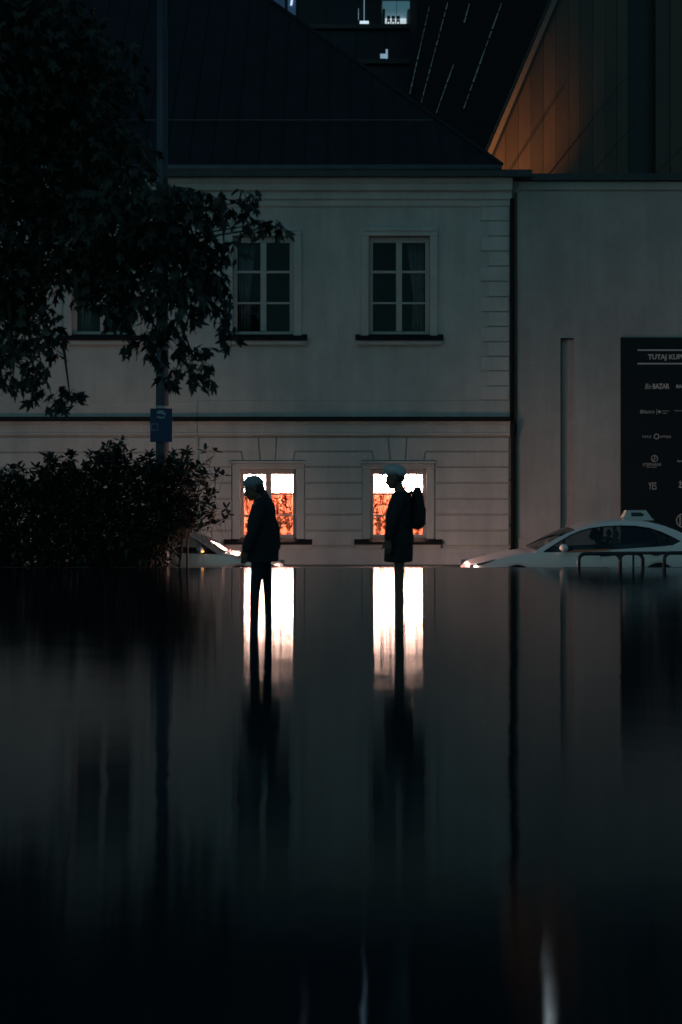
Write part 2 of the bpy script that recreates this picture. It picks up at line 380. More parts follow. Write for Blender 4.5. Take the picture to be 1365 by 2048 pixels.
def sill(cx, hw, yt):
    s = under(frect(MB(), cx - hw, cx + hw, yt + 9, yt + 18, 0, 0.10, 0.008).build('window_sill', M['plaster_trim']), house)
    z0, z1 = fz(yt + 9), fz(yt)
    m = MB().add([(fx(cx - hw - 3), YF - .15, z0 - .01), (fx(cx + hw + 3), YF - .15, z0 - .01), (fx(cx + hw + 3), YF + .20, z1 + .02), (fx(cx - hw - 3), YF + .20, z1 + .02),
                  (fx(cx - hw - 3), YF - .15, z0 + .055), (fx(cx + hw + 3), YF - .15, z0 + .055), (fx(cx + hw + 3), YF - .002, z1 + .04), (fx(cx - hw - 3), YF - .002, z1 + .04)],
                 [(0, 1, 5, 4), (4, 5, 6, 7), (0, 4, 7, 3), (1, 2, 6, 5), (0, 3, 2, 1), (2, 3, 7, 6)])
    f = m.build('sill_flashing', M['pipe']); f.parent = s
for cx, _ in UP:
    window(cx, 61, 473, 671, [(484, 540), (545, 603), (607, 662)], 8.5, 0.12, 472)
    surround(cx, 61, 77, 456, 472, 672, False); sill(cx, 85, 672)
for cx, _ in LOW:
    window(cx, 56, 937, 1083, [(949, 987), (990, 1029), (1032, 1069)], 7.0, 0.10, 938)
    surround(cx, 56, 72, 925, 938, 1078, True); sill(cx, 85, 1079)

# rooms behind the windows
M['lamp'] = mat('lamp_shade_lit', (0.9, 0.85, 0.8), 0.8, emit=(1.0, 0.58, 0.45), es=100.0)
def room(x0, x1, z0, z1, y0, y1, m):
    r = MB().add([(x0, y0, z0), (x1, y0, z0), (x1, y0, z1), (x0, y0, z1), (x0, y1, z0), (x1, y1, z0), (x1, y1, z1), (x0, y1, z1)],
                 [(0, 1, 5, 4), (3, 2, 6, 7), (0, 4, 7, 3), (1, 2, 6, 5), (4, 5, 6, 7)])
    under(r.build('room_lining', m), house)
for cx, nm in LOW:
    room(fx(cx) - 1.5, fx(cx) + 1.5, fz(1100), fz(845), YF + 0.302, YF + 3.0, M['room'])
    c = fx(cx); lw = 0.80
    lm = empty('box_pendant_lamp', (c, YF + 1.3, 2.62), 'glowing box pendant lamp seen through the lit window behind the person %s' % ('with the backpack' if nm == 'right' else 'in the long coat'), 'lamp', 'pendant lamps inside the lit rooms')
    under(MB().box(c - lw, c + lw, YF + 1.05, YF + 1.55, 1.20, 1.74).build('lamp_shade', M['lamp']), lm)
    for s in (-1, 1): under(MB().tube([(c + s * 0.6, YF + 1.3, 1.74), (c + s * 0.6, YF + 1.3, fz(845))], 0.008, 6).build('cord', M['black']), lm)
    under(MB().box(c - lw - .01, c + lw + .01, YF + 1.04, YF + 1.56, 1.44, 1.455).build('shade_band', mat('shade_band', (0.5, 0.35, 0.3), 0.7)), lm)
M['curtain'] = mat('net_curtain', (0.16, 0.17, 0.17), 0.9, var=0.3, scale=4)
for cx, nm in UP:
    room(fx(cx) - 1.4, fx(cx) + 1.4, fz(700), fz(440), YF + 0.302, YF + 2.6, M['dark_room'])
    # curtain drawn to one side
    m = MB(); sgn = 1 if nm == 'right' else -1; n = 26
    top = []; bot = []
    for i in range(n):
        t = i / (n - 1); x = fx(cx) + sgn * (0.62 - t * 0.42); dy = 0.035 * math.sin(t * 22)
        top.append((x, YF + 0.45 + dy, fz(476))); bot.append((x + sgn * 0.12 * t, YF + 0.45 + dy * 1.3, fz(670)))
    midr = [((a[0] + b_[0]) / 2 + sgn * 0.10 * (i / n), a[1], (a[2] + b_[2]) / 2 - 0.2) for i, (a, b_) in enumerate(zip(top, bot))]
    m.loft([top, midr, bot], False, False)
    o = m.build('curtain', M['curtain'], smooth=True, label={'right': 'grey curtain gathered at the right of the upper window above the backpack wearer', 'mid': 'grey curtain inside the upper window half covered by tree leaves', 'left': 'grey curtain in the upper window hidden behind the tree crown'}[nm], cat='curtain', group='curtains in upper windows')
    sol = o.modifiers.new('thickness', 'SOLIDIFY'); sol.thickness = 0.004

# roof: gutter, hipped sheet roof with standing seams and a snow rail
EV = YF - 0.42; ez = fz(340); XE = fx(1000)
under(MB().box(XL, fx(1060), EV - 0.05, YF + 0.1, fz(360), fz(347)).build('eave_shade_board', M['zinc']), house)  # dark board carried lower to stand in for shade under the eave
m = MB(); m.tube([(XL, EV, fz(343.5)), (XE, EV, fz(343.5))], 0.085, 10); under(m.build('gutter', M['flash'], smooth=True), house)
RUN = 8.0; rz0 = ez + 0.02
rf = MB().add([(XL, EV, rz0), (XE, EV, rz0), (XE - RUN, EV + RUN, rz0 + RUN), (XL, EV + RUN, rz0 + RUN), (XE, EV + 2 * RUN, rz0), (XL, EV + 2 * RUN, rz0)],
              [(0, 1, 2, 3), (1, 4, 2), (3, 2, 4, 5), (0, 3, 5), (0, 5, 4, 1)]).build('roof', M['roof']); under(rf, house)
def roof_part(o): o.parent = rf; return o
n = 1 / math.sqrt(2)
for i in range(26):
    x = XE - 0.3 - i * 0.56
    t1 = min(RUN, XE - x)
    a = Vector((x, EV, rz0)); b_ = Vector((x, EV + t1, rz0 + t1)); h = Vector((0, -n, n)) * 0.03; sx = Vector((0.012, 0, 0))
    roof_part(MB().add([a - sx, a + sx, b_ + sx, b_ - sx, a - sx + h, a + sx + h, b_ + sx + h, b_ - sx + h], [(0, 1, 5, 4), (1, 2, 6, 5), (2, 3, 7, 6), (3, 0, 4, 7), (4, 5, 6, 7)]).build('standing_seam', M['seam']))
t = 1.28; roof_part(MB().tube([(XL, EV + t - .1, rz0 + t + .1), (XE - t - .3, EV + t - .1, rz0 + t + .1)], 0.017, 6).build('snow_rail', M['flash']))
roof_part(MB().tube([(XE, EV, rz0 + .02), (XE - RUN, EV + RUN, rz0 + RUN + .02)], 0.06, 8).build('hip_cap', M['roof']))

# downpipe in the corner between the buildings
dp = empty('downpipe', (fx(1024), YF - 0.08, WALK), 'black rain downpipe in the corner between the two facades', 'downpipe')
under(MB().tube([(fx(1024), YF - .08, fz(398)), (fx(1024), YF - .08, fz(844)), ], 0.05, 10).build('upper_pipe', M['pipe'], smooth=True), dp)
under(MB().tube([(fx(1024.5), YF - .13, fz(842)), (fx(1026), YF - .15, fz(852)), (fx(1025), YF - .12, fz(868)), (fx(1024.5), YF - .10, fz(880)), (fx(1024.5), YF - .10, WALK)], [0.055, .085, .07, .05, .05], 10).build('lower_pipe', M['pipe'], smooth=True), dp)
for y in (470, 600, 720, 960, 1050): under(MB().tube([(fx(1024), YF - .08 - (.02 if y > 850 else 0), fz(y) - .03), (fx(1024), YF - .08 - (.02 if y > 850 else 0), fz(y) + .03)], 0.06, 10).build('pipe_clamp', M['pipe']), dp)

# ---------------------------------------------------------------- plain wall building on the right
YR = YF + 0.04
wing = empty('plain_wing', (8, YR + 3, WALK), 'plain plastered wing with flat dark coping right of the downpipe', 'building')
hx = (fx(1122), fx(1148), fz(1106), fz(677))
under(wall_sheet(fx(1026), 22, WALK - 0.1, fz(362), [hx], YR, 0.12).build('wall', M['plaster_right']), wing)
under(MB().box(fx(1122), fx(1137), YR + 0.12, YR + 0.16, fz(1106), fz(677)).build('niche_back', M['plaster_right']), wing)
m = MB().box(fx(1137), fx(1149), YR + 0.06, YR + 0.18, fz(1106), fz(677)); under(m.build('niche_rib', mat('niche_rib', (0.34, 0.30, 0.28), 0.85, var=.1)), wing)
under(MB().box(fx(1122), fx(1123.5), YR - .012, YR + .02, fz(1106), fz(677)).build('niche_trim', M['pipe']), wing)
under(MB().box(fx(1122), fx(1148), YR - .012, YR + .02, fz(678.5), fz(676)).build('niche_trim', M['pipe']), wing)
under(MB().box(fx(1029), fx(1035), YR - .03, YR + .001, WALK, fz(385)).build('corner_strip', M['copper']), wing)
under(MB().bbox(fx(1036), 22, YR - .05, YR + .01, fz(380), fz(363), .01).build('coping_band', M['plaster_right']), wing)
under(MB().box(fx(1027), 22.1, YR - .16, YR + .6, fz(362), fz(349)).build('coping', M['zinc']), wing)
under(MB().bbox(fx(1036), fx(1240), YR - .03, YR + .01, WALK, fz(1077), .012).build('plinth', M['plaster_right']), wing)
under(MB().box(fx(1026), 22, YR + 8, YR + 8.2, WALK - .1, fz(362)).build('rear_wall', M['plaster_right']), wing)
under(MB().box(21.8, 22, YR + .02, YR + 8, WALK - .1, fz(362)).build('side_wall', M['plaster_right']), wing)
under(MB().box(fx(1026), 22, YR + .5, YR + 8, fz(366), fz(364)).build('flat_roof', M['zinc']), wing)

# ---------------------------------------------------------------- directory board with shop lettering
YB = YR - 0.07
board = empty('directory_board', (fx(1350), YB, WALK), 'dark navy shop directory board with rows of white logos on the plain wall', 'sign board')
under(MB().bbox(fx(1242), fx(1480), YB, YR - 0.002, WALK, fz(675), .01).build('panel', M['navy']), board)
def bt(s_, x, y, h, **k):
    """lettering with cap height h px, left edge x, baseline y"""
    return text(s_, h / 82 / 0.70, (fx(x), YB - 0.003, fz(y)), M['print'], board, depth=0.003, **k)
def bl(x0, x1, y0, y1): under(MB().box(fx(x0), fx(x1), YB - .006, YB + .001, fz(y1), fz(y0)).build('printed_line', M['print']), board)
def ringp(x, y, r, wd, nseg=20):
    m = MB(); a = []; b_ = []
    for k in range(nseg):
        t = 2 * math.pi * k / nseg; a.append((fx(x + r * math.cos(t)), YB - .006, fz(y + r * math.sin(t)))); b_.append((fx(x + (r - wd) * math.cos(t)), YB - .006, fz(y + (r - wd) * math.sin(t))))
    m.loft([a, b_], False); under(m.build('printed_ring', M['print']), board)
bl(1275, 1480, 699, 702); bl(1275, 1480, 726, 729)
bt('TUTAJ KUPU', 1296, 718.5, 9.5, bold=.006, sx=.98)
bt('Bio', 1289, 778, 11, shear=.35, sx=.62); bt('BAZAR', 1305, 777.5, 10, bold=.006, sx=.74); bt('BAR', 1352, 776, 6.5, bold=.004)
ringp(1283.5, 823.5, 3.6, 1.2); bl(1281, 1286, 823, 824.2); bt('lantre', 1288, 827, 8, sx=.78); bl(1313.2, 1314.2, 818, 829)
m = MB().ball((fx(1319), YB - .004, fz(823.5)), (.033, .004, .036), seg=12, rg=8); under(m.build('printed_mark', M['print']), board)
bt('authorised', 1324, 823, 2.6, sx=.9); bt('reseller', 1324, 827.5, 2.6, sx=.9); bt('l\'appartement', 1349, 822.5, 3, sx=.9)
bt('PARIS', 1284.5, 876, 5, space=1.35, sx=.8); ringp(1313, 873, 5.6, 1.7); bt('OPTIQUE', 1320, 875.8, 4.6, sx=.8)
ringp(1309, 917, 7, 1.1); bl(1308.3, 1309.5, 911, 923); ringp(1311, 915, 2.4, .7); ringp(1307, 919.5, 2.4, .7)
bt('STEPHANI', 1285.5, 932, 6, space=1.2, sx=.83); bt('HAIR & WELLNESS', 1292, 935.2, 2.0, sx=.9); bt('dance', 1354, 924, 5, sx=.8)
bt('YES', 1297, 979, 14.5, sx=.50); bt('ŻA', 1357, 975, 10, bold=.006, sx=.8)
ringp(1366, 1041, 14, 1.6, 28); bl(1359, 1361, 1030, 1051); bl(1364, 1368, 1030, 1051)

# ---------------------------------------------------------------- buildings behind
# panelled hall with a raking edge, its wall washed by an amber lamp
YP = 47.0
def px(x, y, Y=YP): q = P(x, y, Y); return q
hall = empty('panelled_hall', (P(1200, 400, YP).x, YP + 4, ROAD), 'tall hall clad in brown vertical panels with a raking edge, lit amber at one corner', 'building')
def rake(x): return 322 - (x - 985) * (322 + 160) / (1190 - 985)     # row of the raking edge at column x
pm = [mat('panel_%d' % i, c, 0.55, var=0.22, scale=1.2, stretch=(1, 1, 0.25)) for i, c in enumerate([(0.10, 0.060, 0.040), (0.075, 0.046, 0.032), (0.09, 0.055, 0.037), (0.062, 0.042, 0.030)])]
base = WALK
xs = [985, 1011, 1037, 1062, 1088, 1112, 1138, 1160, 1186, 1210, 1234, 1256]
for i in range(len(xs) - 1):
    a, b_ = P(xs[i] + .25, rake(xs[i]), YP), P(xs[i + 1] - .25, rake(xs[i + 1]), YP)
    dy = 0.012 * ((i * 7) % 3)
    v = [(a.x, YP - dy, base), (b_.x, YP - dy, base), (b_.x, YP - dy, b_.z), (a.x, YP - dy, a.z)]
    v += [(q[0], YP + 0.2, q[2]) for q in v]
    under(MB().add(v, [(0, 1, 2, 3), (1, 5, 6, 2), (3, 2, 6, 7), (0, 3, 7, 4), (0, 4, 5, 1), (4, 7, 6, 5)]).build('panel', pm[i % 4]), hall)
zt = P(0, -340, YP).z
under(MB().box(P(1256, 0, YP).x, P(1312, 0, YP).x, YP + 0.5, YP + 0.8, base, zt).build('dark_recess', M['black']), hall)  # plain black strip set back between the two groups of panels
for i, (x0, x1) in enumerate([(1312, 1340), (1341, 1370), (1371, 1402), (1403, 1440), (1441, 1480)]):
    under(MB().box(P(x0, 0, YP).x, P(x1, 0, YP).x, YP - .02 * (i % 2), YP + .3, base, zt).build('panel', pm[3 - i % 2]), hall)
q0, q1 = P(985, 322, YP), P(1190, -160, YP)
d = (q1 - q0).normalized(); nn = Vector((-d.z, 0, d.x))
def strip(off0, off1, y0, y1):
    a, b_, c, e = q0 - d * .6 + nn * off0, q1 + nn * off0, q1 + nn * off1, q0 - d * .6 + nn * off1
    v = [(p.x, y0, p.z) for p in (a, b_, c, e)] + [(p.x, y1, p.z) for p in (a, b_, c, e)]
    return MB().add(v, [(0, 1, 2, 3), (4, 7, 6, 5), (0, 4, 5, 1), (1, 5, 6, 2), (2, 6, 7, 3), (3, 7, 4, 0)])
under(strip(0.0, 0.10, YP - .05, YP + 3).build('edge_joint', M['black']), hall)
under(strip(0.10, 0.26, YP - .25, YP + 3).build('edge_trim', mat('edge_trim', (0.17, 0.12, 0.09), 0.6, var=.15)), hall)
under(strip(0.27, 0.34, YP - .10, YP + 3).build('edge_flashing', M['black']), hall)
# taut stay wires in front of the panels
for (xa, ya, xb, yb) in ((1095, 352, 1255, 150), (1015, 352, 1130, 170), (1310, 350, 1420, 240), (1180, 352, 1300, 210)):
    under(MB().tube([P(xa, ya, YP - .3), P(xb, yb, YP - .3)], 0.012, 5).build('stay_wire', M['black']), hall)
# amber lamp on the flat roof of the wing, washing the panels
lp = P(1046, 385, 43.2)
ul = empty('roof_uplight', (lp.x, 43.2, fz(362) + .0), 'amber floodlight on the flat roof at the foot of the brown panels', 'lamp')
under(MB().tube([(lp.x, 43.2, lp.z - .55), (lp.x, 43.2, lp.z - .1)], .03, 8).build('stand', M['black']), ul)
under(MB().tube([(lp.x, 43.05, lp.z - .16), (lp.x, 43.35, lp.z + .06)], [.12, .14], 12).build('lamp_housing', M['black']), ul)
under(MB().tube([(lp.x, 43.352, lp.z + .062), (lp.x, 43.357, lp.z + .066)], .12, 12).build('lamp_lens', mat('amber_lens', (.9, .5, .2), .3, emit=(1, .42, .1), es=12)), ul)
sp = bpy.data.lights.new('floodlight_beam', 'SPOT'); sp.energy = 620; sp.color = (1.0, 0.42, 0.12); sp.spot_size = R(62); sp.spot_blend = 1.0; sp.shadow_soft_size = 0.1
so = bpy.data.objects.new('floodlight_beam', sp); COL.objects.link(so); so.location = (lp.x, 43.42, lp.z + .08)
so.rotation_euler = Vector((0.05, 1.0, .72)).to_track_quat('-Z', 'Y').to_euler(); under(so, ul)

# dark office tower far behind, with one lit kitchen and leaning light strips
YT = 92.0
M['tower'] = mat('tower_glass', (0.004, 0.007, 0.014), 0.4, spec=.3, var=0.3, scale=.3)
M['tower2'] = mat('tower_glass_blue', (0.006, 0.010, 0.024), 0.4, spec=.3, var=0.3, scale=.3)
tw = empty('office_tower', (P(690, 0, YT).x, YT + 6, ROAD), 'dark glass office tower above the roof with one brightly lit kitchen', 'building')
def tb(x0, x1, y0, y1, ya, yb): a = P(x0, y1, YT); b_ = P(x1, y0, YT); return MB().box(a.x, b_.x, ya, yb, a.z, b_.z)
under(tb(300, 764, -700, 1000, YT + .1, YT + 9).build('tower_core', M['tower']), tw)
under(tb(824, 834, -700, 1000, YT + .1, YT + 9).build('tower_core', M['tower']), tw)
under(tb(764, 824, 52, 1000, YT + .1, YT + 9).build('tower_core', M['tower']), tw)
under(tb(764, 824, -700, -2, YT + .1, YT + 9).build('tower_core', M['tower']), tw)
for r_, (y0, y1) in enumerate([(-700, -620), (-600, -520), (-500, -420), (-400, -320), (-300, -220), (-200, -120), (-98, -18), (0, 48), (62, 118), (134, 196), (208, 280), (292, 370)]):
    under(tb(300, 836, y1 + 2, y1 + 11, YT - .25, YT + .1).build('floor_band', M['black']), tw)
    for c_ in range(9):
        x0 = 306 + c_ * 58.6
        if r_ == 7 and c_ in (7, 8): continue
        if x0 + 56 > 834: continue
        under(tb(x0, x0 + 55, y0, y1, YT + .02, YT + .09).build('window_panel', M['tower2'] if (r_ + c_) % 3 else M['tower']), tw)
em_w = mat('wall_glow', (.9, .9, .9), .8, emit=(.80, .92, 1.0), es=.6); em_t = mat('ceiling_glow', (.3, .4, .45), .8, emit=(.12, .33, .42), es=.28)  # back wall and ceiling glow themselves, standing in for the kitchen's lighting
kit = (P(765, 50, YT), P(823, 0, YT))
r = tb(771, 816, 15, 50, YT + 2.2, YT + 2.25).build('glowing_wall', em_w); under(r, tw)
under(tb(765, 823, -2, 15, YT + .4, YT + 2.2).build('lit_ceiling', em_t), tw)
under(tb(765, 771, 15, 51, YT + .3, YT + 2.2).build('kitchen_side', mat('kitchen_side', (.2, .2, .22), .8)), tw)
under(tb(816, 823, 15, 51, YT + .3, YT + 2.2).build('kitchen_side', mat('kitchen_side2', (.2, .22, .24), .8)), tw)
under(tb(765, 823, 50, 52, YT + .1, YT + 2.2).build('kitchen_floor', mat('kitchen_floor', (.3, .3, .3), .6)), tw)
for x in (764.5, 793, 823): under(tb(x, x + 1, -2, 52, YT - .02, YT + .1).build('mullion', mat('mullion', (.25, .32, .34), .5)), tw)
st_m = M['black']
def bar_stool(x, lab):
    b_ = P(x, 50, YT + 1.3); s = empty('bar_stool', b_, lab, 'stool', 'bar stools in the lit kitchen')
    u = 1 / 31.0
    under(MB().box(b_.x - 3.2 * u, b_.x + 3.2 * u, YT + 1.2, YT + 1.5, b_.z + 8 * u, b_.z + 10 * u).build('seat', st_m), s)
    under(MB().box(b_.x - 3.2 * u, b_.x + 3.2 * u, YT + 1.16, YT + 1.195, b_.z + 10.4 * u, b_.z + 17 * u).build('backrest', st_m), s)
    for a in (-1, 1):
        for e in (1.22, 1.46): under(MB().box(b_.x + a * 2.8 * u - .02, b_.x + a * 2.8 * u + .02, YT + e, YT + e + .04, b_.z, b_.z + 8 * u).build('leg', st_m), s)
bar_stool(777.5, 'leftmost dark bar stool in the lit tower kitchen'); bar_stool(787, 'middle dark bar stool in the lit tower kitchen'); bar_stool(797, 'rightmost dark bar stool in the lit tower kitchen')
led = mat('led_strip', (.8, .9, 1), .5, emit=(.7, .85, 1.0), es=.9); led2 = mat('led_strip_dim', (.8, .9, 1), .5, emit=(.5, .75, 1.0), es=.35)
under(tb(720, 738, 43, 50, YT - .12, YT - .02).build('ceiling_spot', led), tw)
under(tb(728.2, 729.4, -420, 42, YT - .12, YT - .02).build('light_strip', led2), tw)
under(tb(727.5, 730.5, -420, -30, YT - .14, YT - .121).build('light_strip', mat('led_upper', (.8, .9, 1), .5, emit=(.45, .7, 1.0), es=1.6)), tw)
under(tb(717, 717.8, 18, 40, YT - .12, YT - .02).build('light_strip', led2), tw)
under(tb(761, 774, 108, 117, YT - .06, YT - .01).build('dim_window', led2), tw); under(tb(772, 776, 99, 117, YT - .08, YT - .01).build('dim_window', led2), tw)
m = MB(); a, b_ = P(581, 12, YT), P(612, -180, YT)
m.add([(a.x, YT - .2, a.z), (a.x + .12, YT - .2, a.z), (b_.x + .12, YT - .2, b_.z), (b_.x, YT - .2, b_.z), (a.x, YT - .1, a.z), (a.x + .12, YT - .1, a.z), (b_.x + .12, YT - .1, b_.z), (b_.x, YT - .1, b_.z)],
      [(0, 1, 2, 3), (0, 4, 5, 1), (1, 5, 6, 2), (2, 6, 7, 3), (3, 7, 4, 0)]); under(m.build('slanted_light_strip', led), tw)
under(tb(545, 570, -120, 26, YT - .05, YT + .018).build('blue_panel', mat('blue_panel', (.05, .11, .22), .4, emit=(.05, .12, .25), es=.12)), tw)
under(tb(576, 592, -120, 30, YT - .05, YT + .018).build('blue_panel', mat('blue_panel2', (.05, .11, .22), .4, emit=(.05, .12, .25), es=.2)), tw)
# leaning facade right of it, with broken rows of small lights
YL = 78.0
lt = empty('leaning_tower', (P(920, 0, YL).x, YL + 5, ROAD), 'dark leaning tower facade with faint broken diagonal lines of light', 'building')
a = [P(834, 420, YL), P(1420, 420, YL), P(1420, -800, YL), P(834, -800, YL)]
v = [(p.x, YL, p.z if i > 1 else ROAD) for i, p in enumerate(a)] + [(p.x, YL + 8, p.z if i > 1 else ROAD) for i, p in enumerate(a)]
under(MB().add(v, [(0, 1, 2, 3), (1, 5, 6, 2), (0, 3, 7, 4), (3, 2, 6, 7), (4, 7, 6, 5)]).build('facade', mat('leaning_glass', (.004, .005, .007), .6, spec=.2, var=.3, scale=.5)), lt)
fin = mat('fin_light', (.4, .4, .4), .5, emit=(.55, .62, .68), es=.013)
def broken(x0, y0, x1, y1, n_, wd, mt):
    for i in range(n_):
        t0 = i / n_; t1 = (i + .7 + .28 * random.random()) / n_
        p, q = P(x0 + (x1 - x0) * t0, y0 + (y1 - y0) * t0, YL - .1), P(x0 + (x1 - x0) * t1, y0 + (y1 - y0) * t1, YL - .1)
        k = wd * (.6 + .8 * random.random())
        under(MB().tube([p, q], [k, k * .6], 5).build('fin_light', mt), lt)
broken(820, 188, 860, 10, 13, .026, fin); broken(843, 205, 896, 5, 14, .026, fin); broken(873, 226, 908, 128, 8, .028, fin); broken(928, 217, 1004, 5, 12, .03, fin); broken(929, 45, 940, 5, 3, .03, fin)
bright = mat('fin_light_bright', (.4, .4, .4), .5, emit=(.7, .85, .95), es=12)
broken(1088, -34, 1130, -260, 2, .13, bright)

# ---------------------------------------------------------------- plants inside the lit windows
M['plant'] = mat('room_plant', (0.07, 0.035, 0.012), 0.6, var=.6, scale=9)
M['reed'] = mat('dried_reed', (0.55, 0.30, 0.12), 0.7, var=.3, scale=5)
M['pot'] = mat('clay_pot', (0.25, 0.10, 0.05), 0.8)
def leaf_poly(m, base, d, side, length, width):
    """one pointed leaf: two facets folded along the midrib"""
    nrm = d.cross(side).normalized()
    a = base; t = base + d * length; c = base + d * length * .45
    m.add([a, c + side * width * .5 + nrm * width * .12, t, c - side * width * .5 + nrm * width * .12, c], [(0, 1, 4), (1, 2, 4), (4, 2, 3), (0, 4, 3)])
for cx, nm in LOW:
    for k in range(5):
        x = fx(cx) + (-0.48 + 0.24 * k); y = YF + 0.47 + 0.05 * (k % 2); z = fz(1076)
        who = 'behind the backpack wearer' if nm == 'right' else 'behind the long coat'
        pl = empty('window_plant', (x, y, z), '%s potted plant from the left in the lit window %s' % (['first', 'second', 'third', 'fourth', 'fifth'][k], who), 'plant', 'plants on the lit window sills')
        pr = [(0.045, 0), (0.06, 0.10), (0.065, 0.10), (0.065, 0.12), (0.05, 0.12)]
        m = MB(); m.loft([[(x + r_ * math.cos(a * math.pi / 5), y + r_ * math.sin(a * math.pi / 5), z + h_) for a in range(10)] for r_, h_ in pr]); under(m.build('pot', M['pot']), pl)
        m = MB(); ms = MB()
        for s_ in range(13):
            a = random.uniform(0, 6.28); top = Vector((x + .11 * math.cos(a), y + .05 * math.sin(a), z + random.uniform(.35, 1.02)))
            b0 = Vector((x + .02 * math.cos(a), y + .02 * math.sin(a), z + .11)); ms.tube([b0, (b0 + top) / 2 + Vector((.02, 0, 0)), top], [.005, .004, .003], 5)
            for l_ in range(9):
                t = random.uniform(.15, 1); bpnt = b0.lerp(top, t); d = Vector((random.uniform(-1, 1), random.uniform(-.4, .4), random.uniform(-.6, 1))).normalized()
                leaf_poly(m, bpnt, d, d.cross(Vector((random.uniform(-.3, .3), 1, random.uniform(-.3, .3)))).normalized(), random.uniform(.06, .13), random.uniform(.025, .05))
        o = under(m.build('leaves', M['plant']), pl); o['kind'] = 'stuff'
        under(ms.build('stems', M['reed']), pl)

def translucent(name, c1, c2):
    m = bpy.data.materials.new(name); m.use_nodes = True; nt = m.node_tree; nt.nodes.remove(nt.nodes['Principled BSDF'])
    t = nt.nodes.new('ShaderNodeBsdfTranslucent'); t.inputs[0].default_value = (*c1, 1); d = nt.nodes.new('ShaderNodeBsdfDiffuse'); d.inputs[0].default_value = (*c2, 1)
    mx = nt.nodes.new('ShaderNodeMixShader'); nt.links.new(t.outputs[0], mx.inputs[1]); nt.links.new(d.outputs[0], mx.inputs[2]); nt.links.new(mx.outputs[0], nt.nodes['Material Output'].inputs[0]); return m
M['strand'] = translucent('glass_beads', (.34, .18, .12), (.4, .2, .14)); M['strand2'] = translucent('amber_beads', (.035, .009, .003), (.1, .03, .01))
for cx, nm in LOW:
    bc = empty('bead_curtain', (fx(cx), YF + .40, fz(1066)), 'pale bead strands hanging in the lit window behind the %s' % ('backpack' if nm == 'right' else 'long coat'), 'curtain', 'bead curtains in the lit windows')
    for mt, cnt in (('strand', 46), ('strand2', 60)):
        m = MB()
        for k in range(cnt):
            x = fx(cx) + random.uniform(-.62, .62); zt_ = fz(random.choice((946, 946, 962, 985, 992))); zb_ = zt_ - random.uniform(.12, .75); zb_ = max(zb_, fz(1066)); n_ = 9
            if zt_ > fz(950) and k % 3 == 0: zb_ = zt_ - random.uniform(.05, .2)
            y = YF + .40 + random.uniform(-.05, .03)
            m.tube([(x + .012 * math.sin(i * 1.7 + k), y, zt_ + (zb_ - zt_) * i / (n_ - 1)) for i in range(n_)], [random.uniform(.004, .013) for _ in range(n_)], 5)
        o = under(m.build('strands', M[mt]), bc); o['kind'] = 'stuff'
    under(MB().tube([(fx(cx) - .68, YF + .40, fz(945)), (fx(cx) + .68, YF + .40, fz(945))], .012, 6).build('rod', M['black']), bc)

# ---------------------------------------------------------------- shrub border in front of the parked car
M['hedge'] = mat('hedge_leaf', (0.020, 0.028, 0.018), 0.55, var=.4, scale=3)
M['maple'] = mat('tree_leaf', (0.019, 0.024, 0.015), 0.6, var=.4, scale=2)
def in_poly(x, y, poly):
    c = False; n_ = len(poly)
    for i in range(n_):
        x0, y0 = poly[i]; x1, y1 = poly[i - 1]
        if (y0 > y) != (y1 > y) and x < (x1 - x0) * (y - y0) / (y1 - y0) + x0: c = not c
    return c
HP = [(-160, 935), (-60, 915), (0, 940), (30, 925), (52, 946), (78, 932), (92, 908), (118, 925), (140, 902), (165, 925), (186, 908), (215, 890), (238, 876), (256, 900), (276, 922), (300, 908), (322, 918), (345, 900), (362, 912), (385, 890), (402, 908), (425, 886), (442, 898), (430, 928), (450, 950), (430, 980), (446, 1002), (468, 1038), (440, 1050), (425, 1058), (400, 1060), (372, 1066), (356, 1090), (345, 1150), (330, 1200), (-160, 1200)]
hedge = empty('evergreen_shrub', P(150, 1180, 26.7) * 1.0, 'broad dark evergreen shrub with small glossy leaves in front of the lamp post', 'shrub')
hedge.location.z = WALK
def hedge_leaf():
    m = MB(); v = []; L_ = 1.0; W_ = .42
    for i, t in enumerate((0, .25, .55, .8, 1.0)):
        wdt = W_ * math.sin(math.pi * min(1, t * .85 + .08)) ** .8 * (.0 if t in (0, 1.0) else .5)
        z = -.10 * t * t
        v += [(-wdt, t, z + .10 * wdt), (0, t, z), (wdt, t, z + .10 * wdt)]
    f = []
    for i in range(4):
        a = i * 3; f += [(a, a + 1, a + 4, a + 3), (a + 1, a + 2, a + 5, a + 4)]
    return m.add(v, f)
HL = hedge_leaf().mesh('shrub_leaf'); HL.materials.append(M['hedge'])
hv = [v.co.copy() for v in HL.vertices]; hf = [tuple(p.vertices) for p in HL.polygons]
singles = []; bulk = MB(); stems = MB()
rnd = random.Random(11)
def leaf_xf(loc, d, roll, size):
    q = d.to_track_quat('Y', 'Z').to_matrix().to_4x4()
    return Matrix.Translation(loc) @ q @ Matrix.Rotation(roll, 4, 'Y') @ Matrix.Scale(size, 4)
rosettes = []
tries = 0
while len(rosettes) < 4300 and tries < 120000:
    tries += 1
    x = rnd.uniform(-160, 470); y = rnd.uniform(875, 1185)
    if not in_poly(x, y, HP): continue
    edge = not (in_poly(x + 22, y - 6, HP) and in_poly(x, y - 22, HP))
    if x > 385 and rnd.random() < .60 : continue
    if edge and rnd.random() < .62: continue
    Y = 26.75 + rnd.uniform(-.42, .42) * (0.6 if edge else 1)
    p = P(x, y, Y)
    if p.z < WALK + .1: continue
    rosettes.append((p, edge))
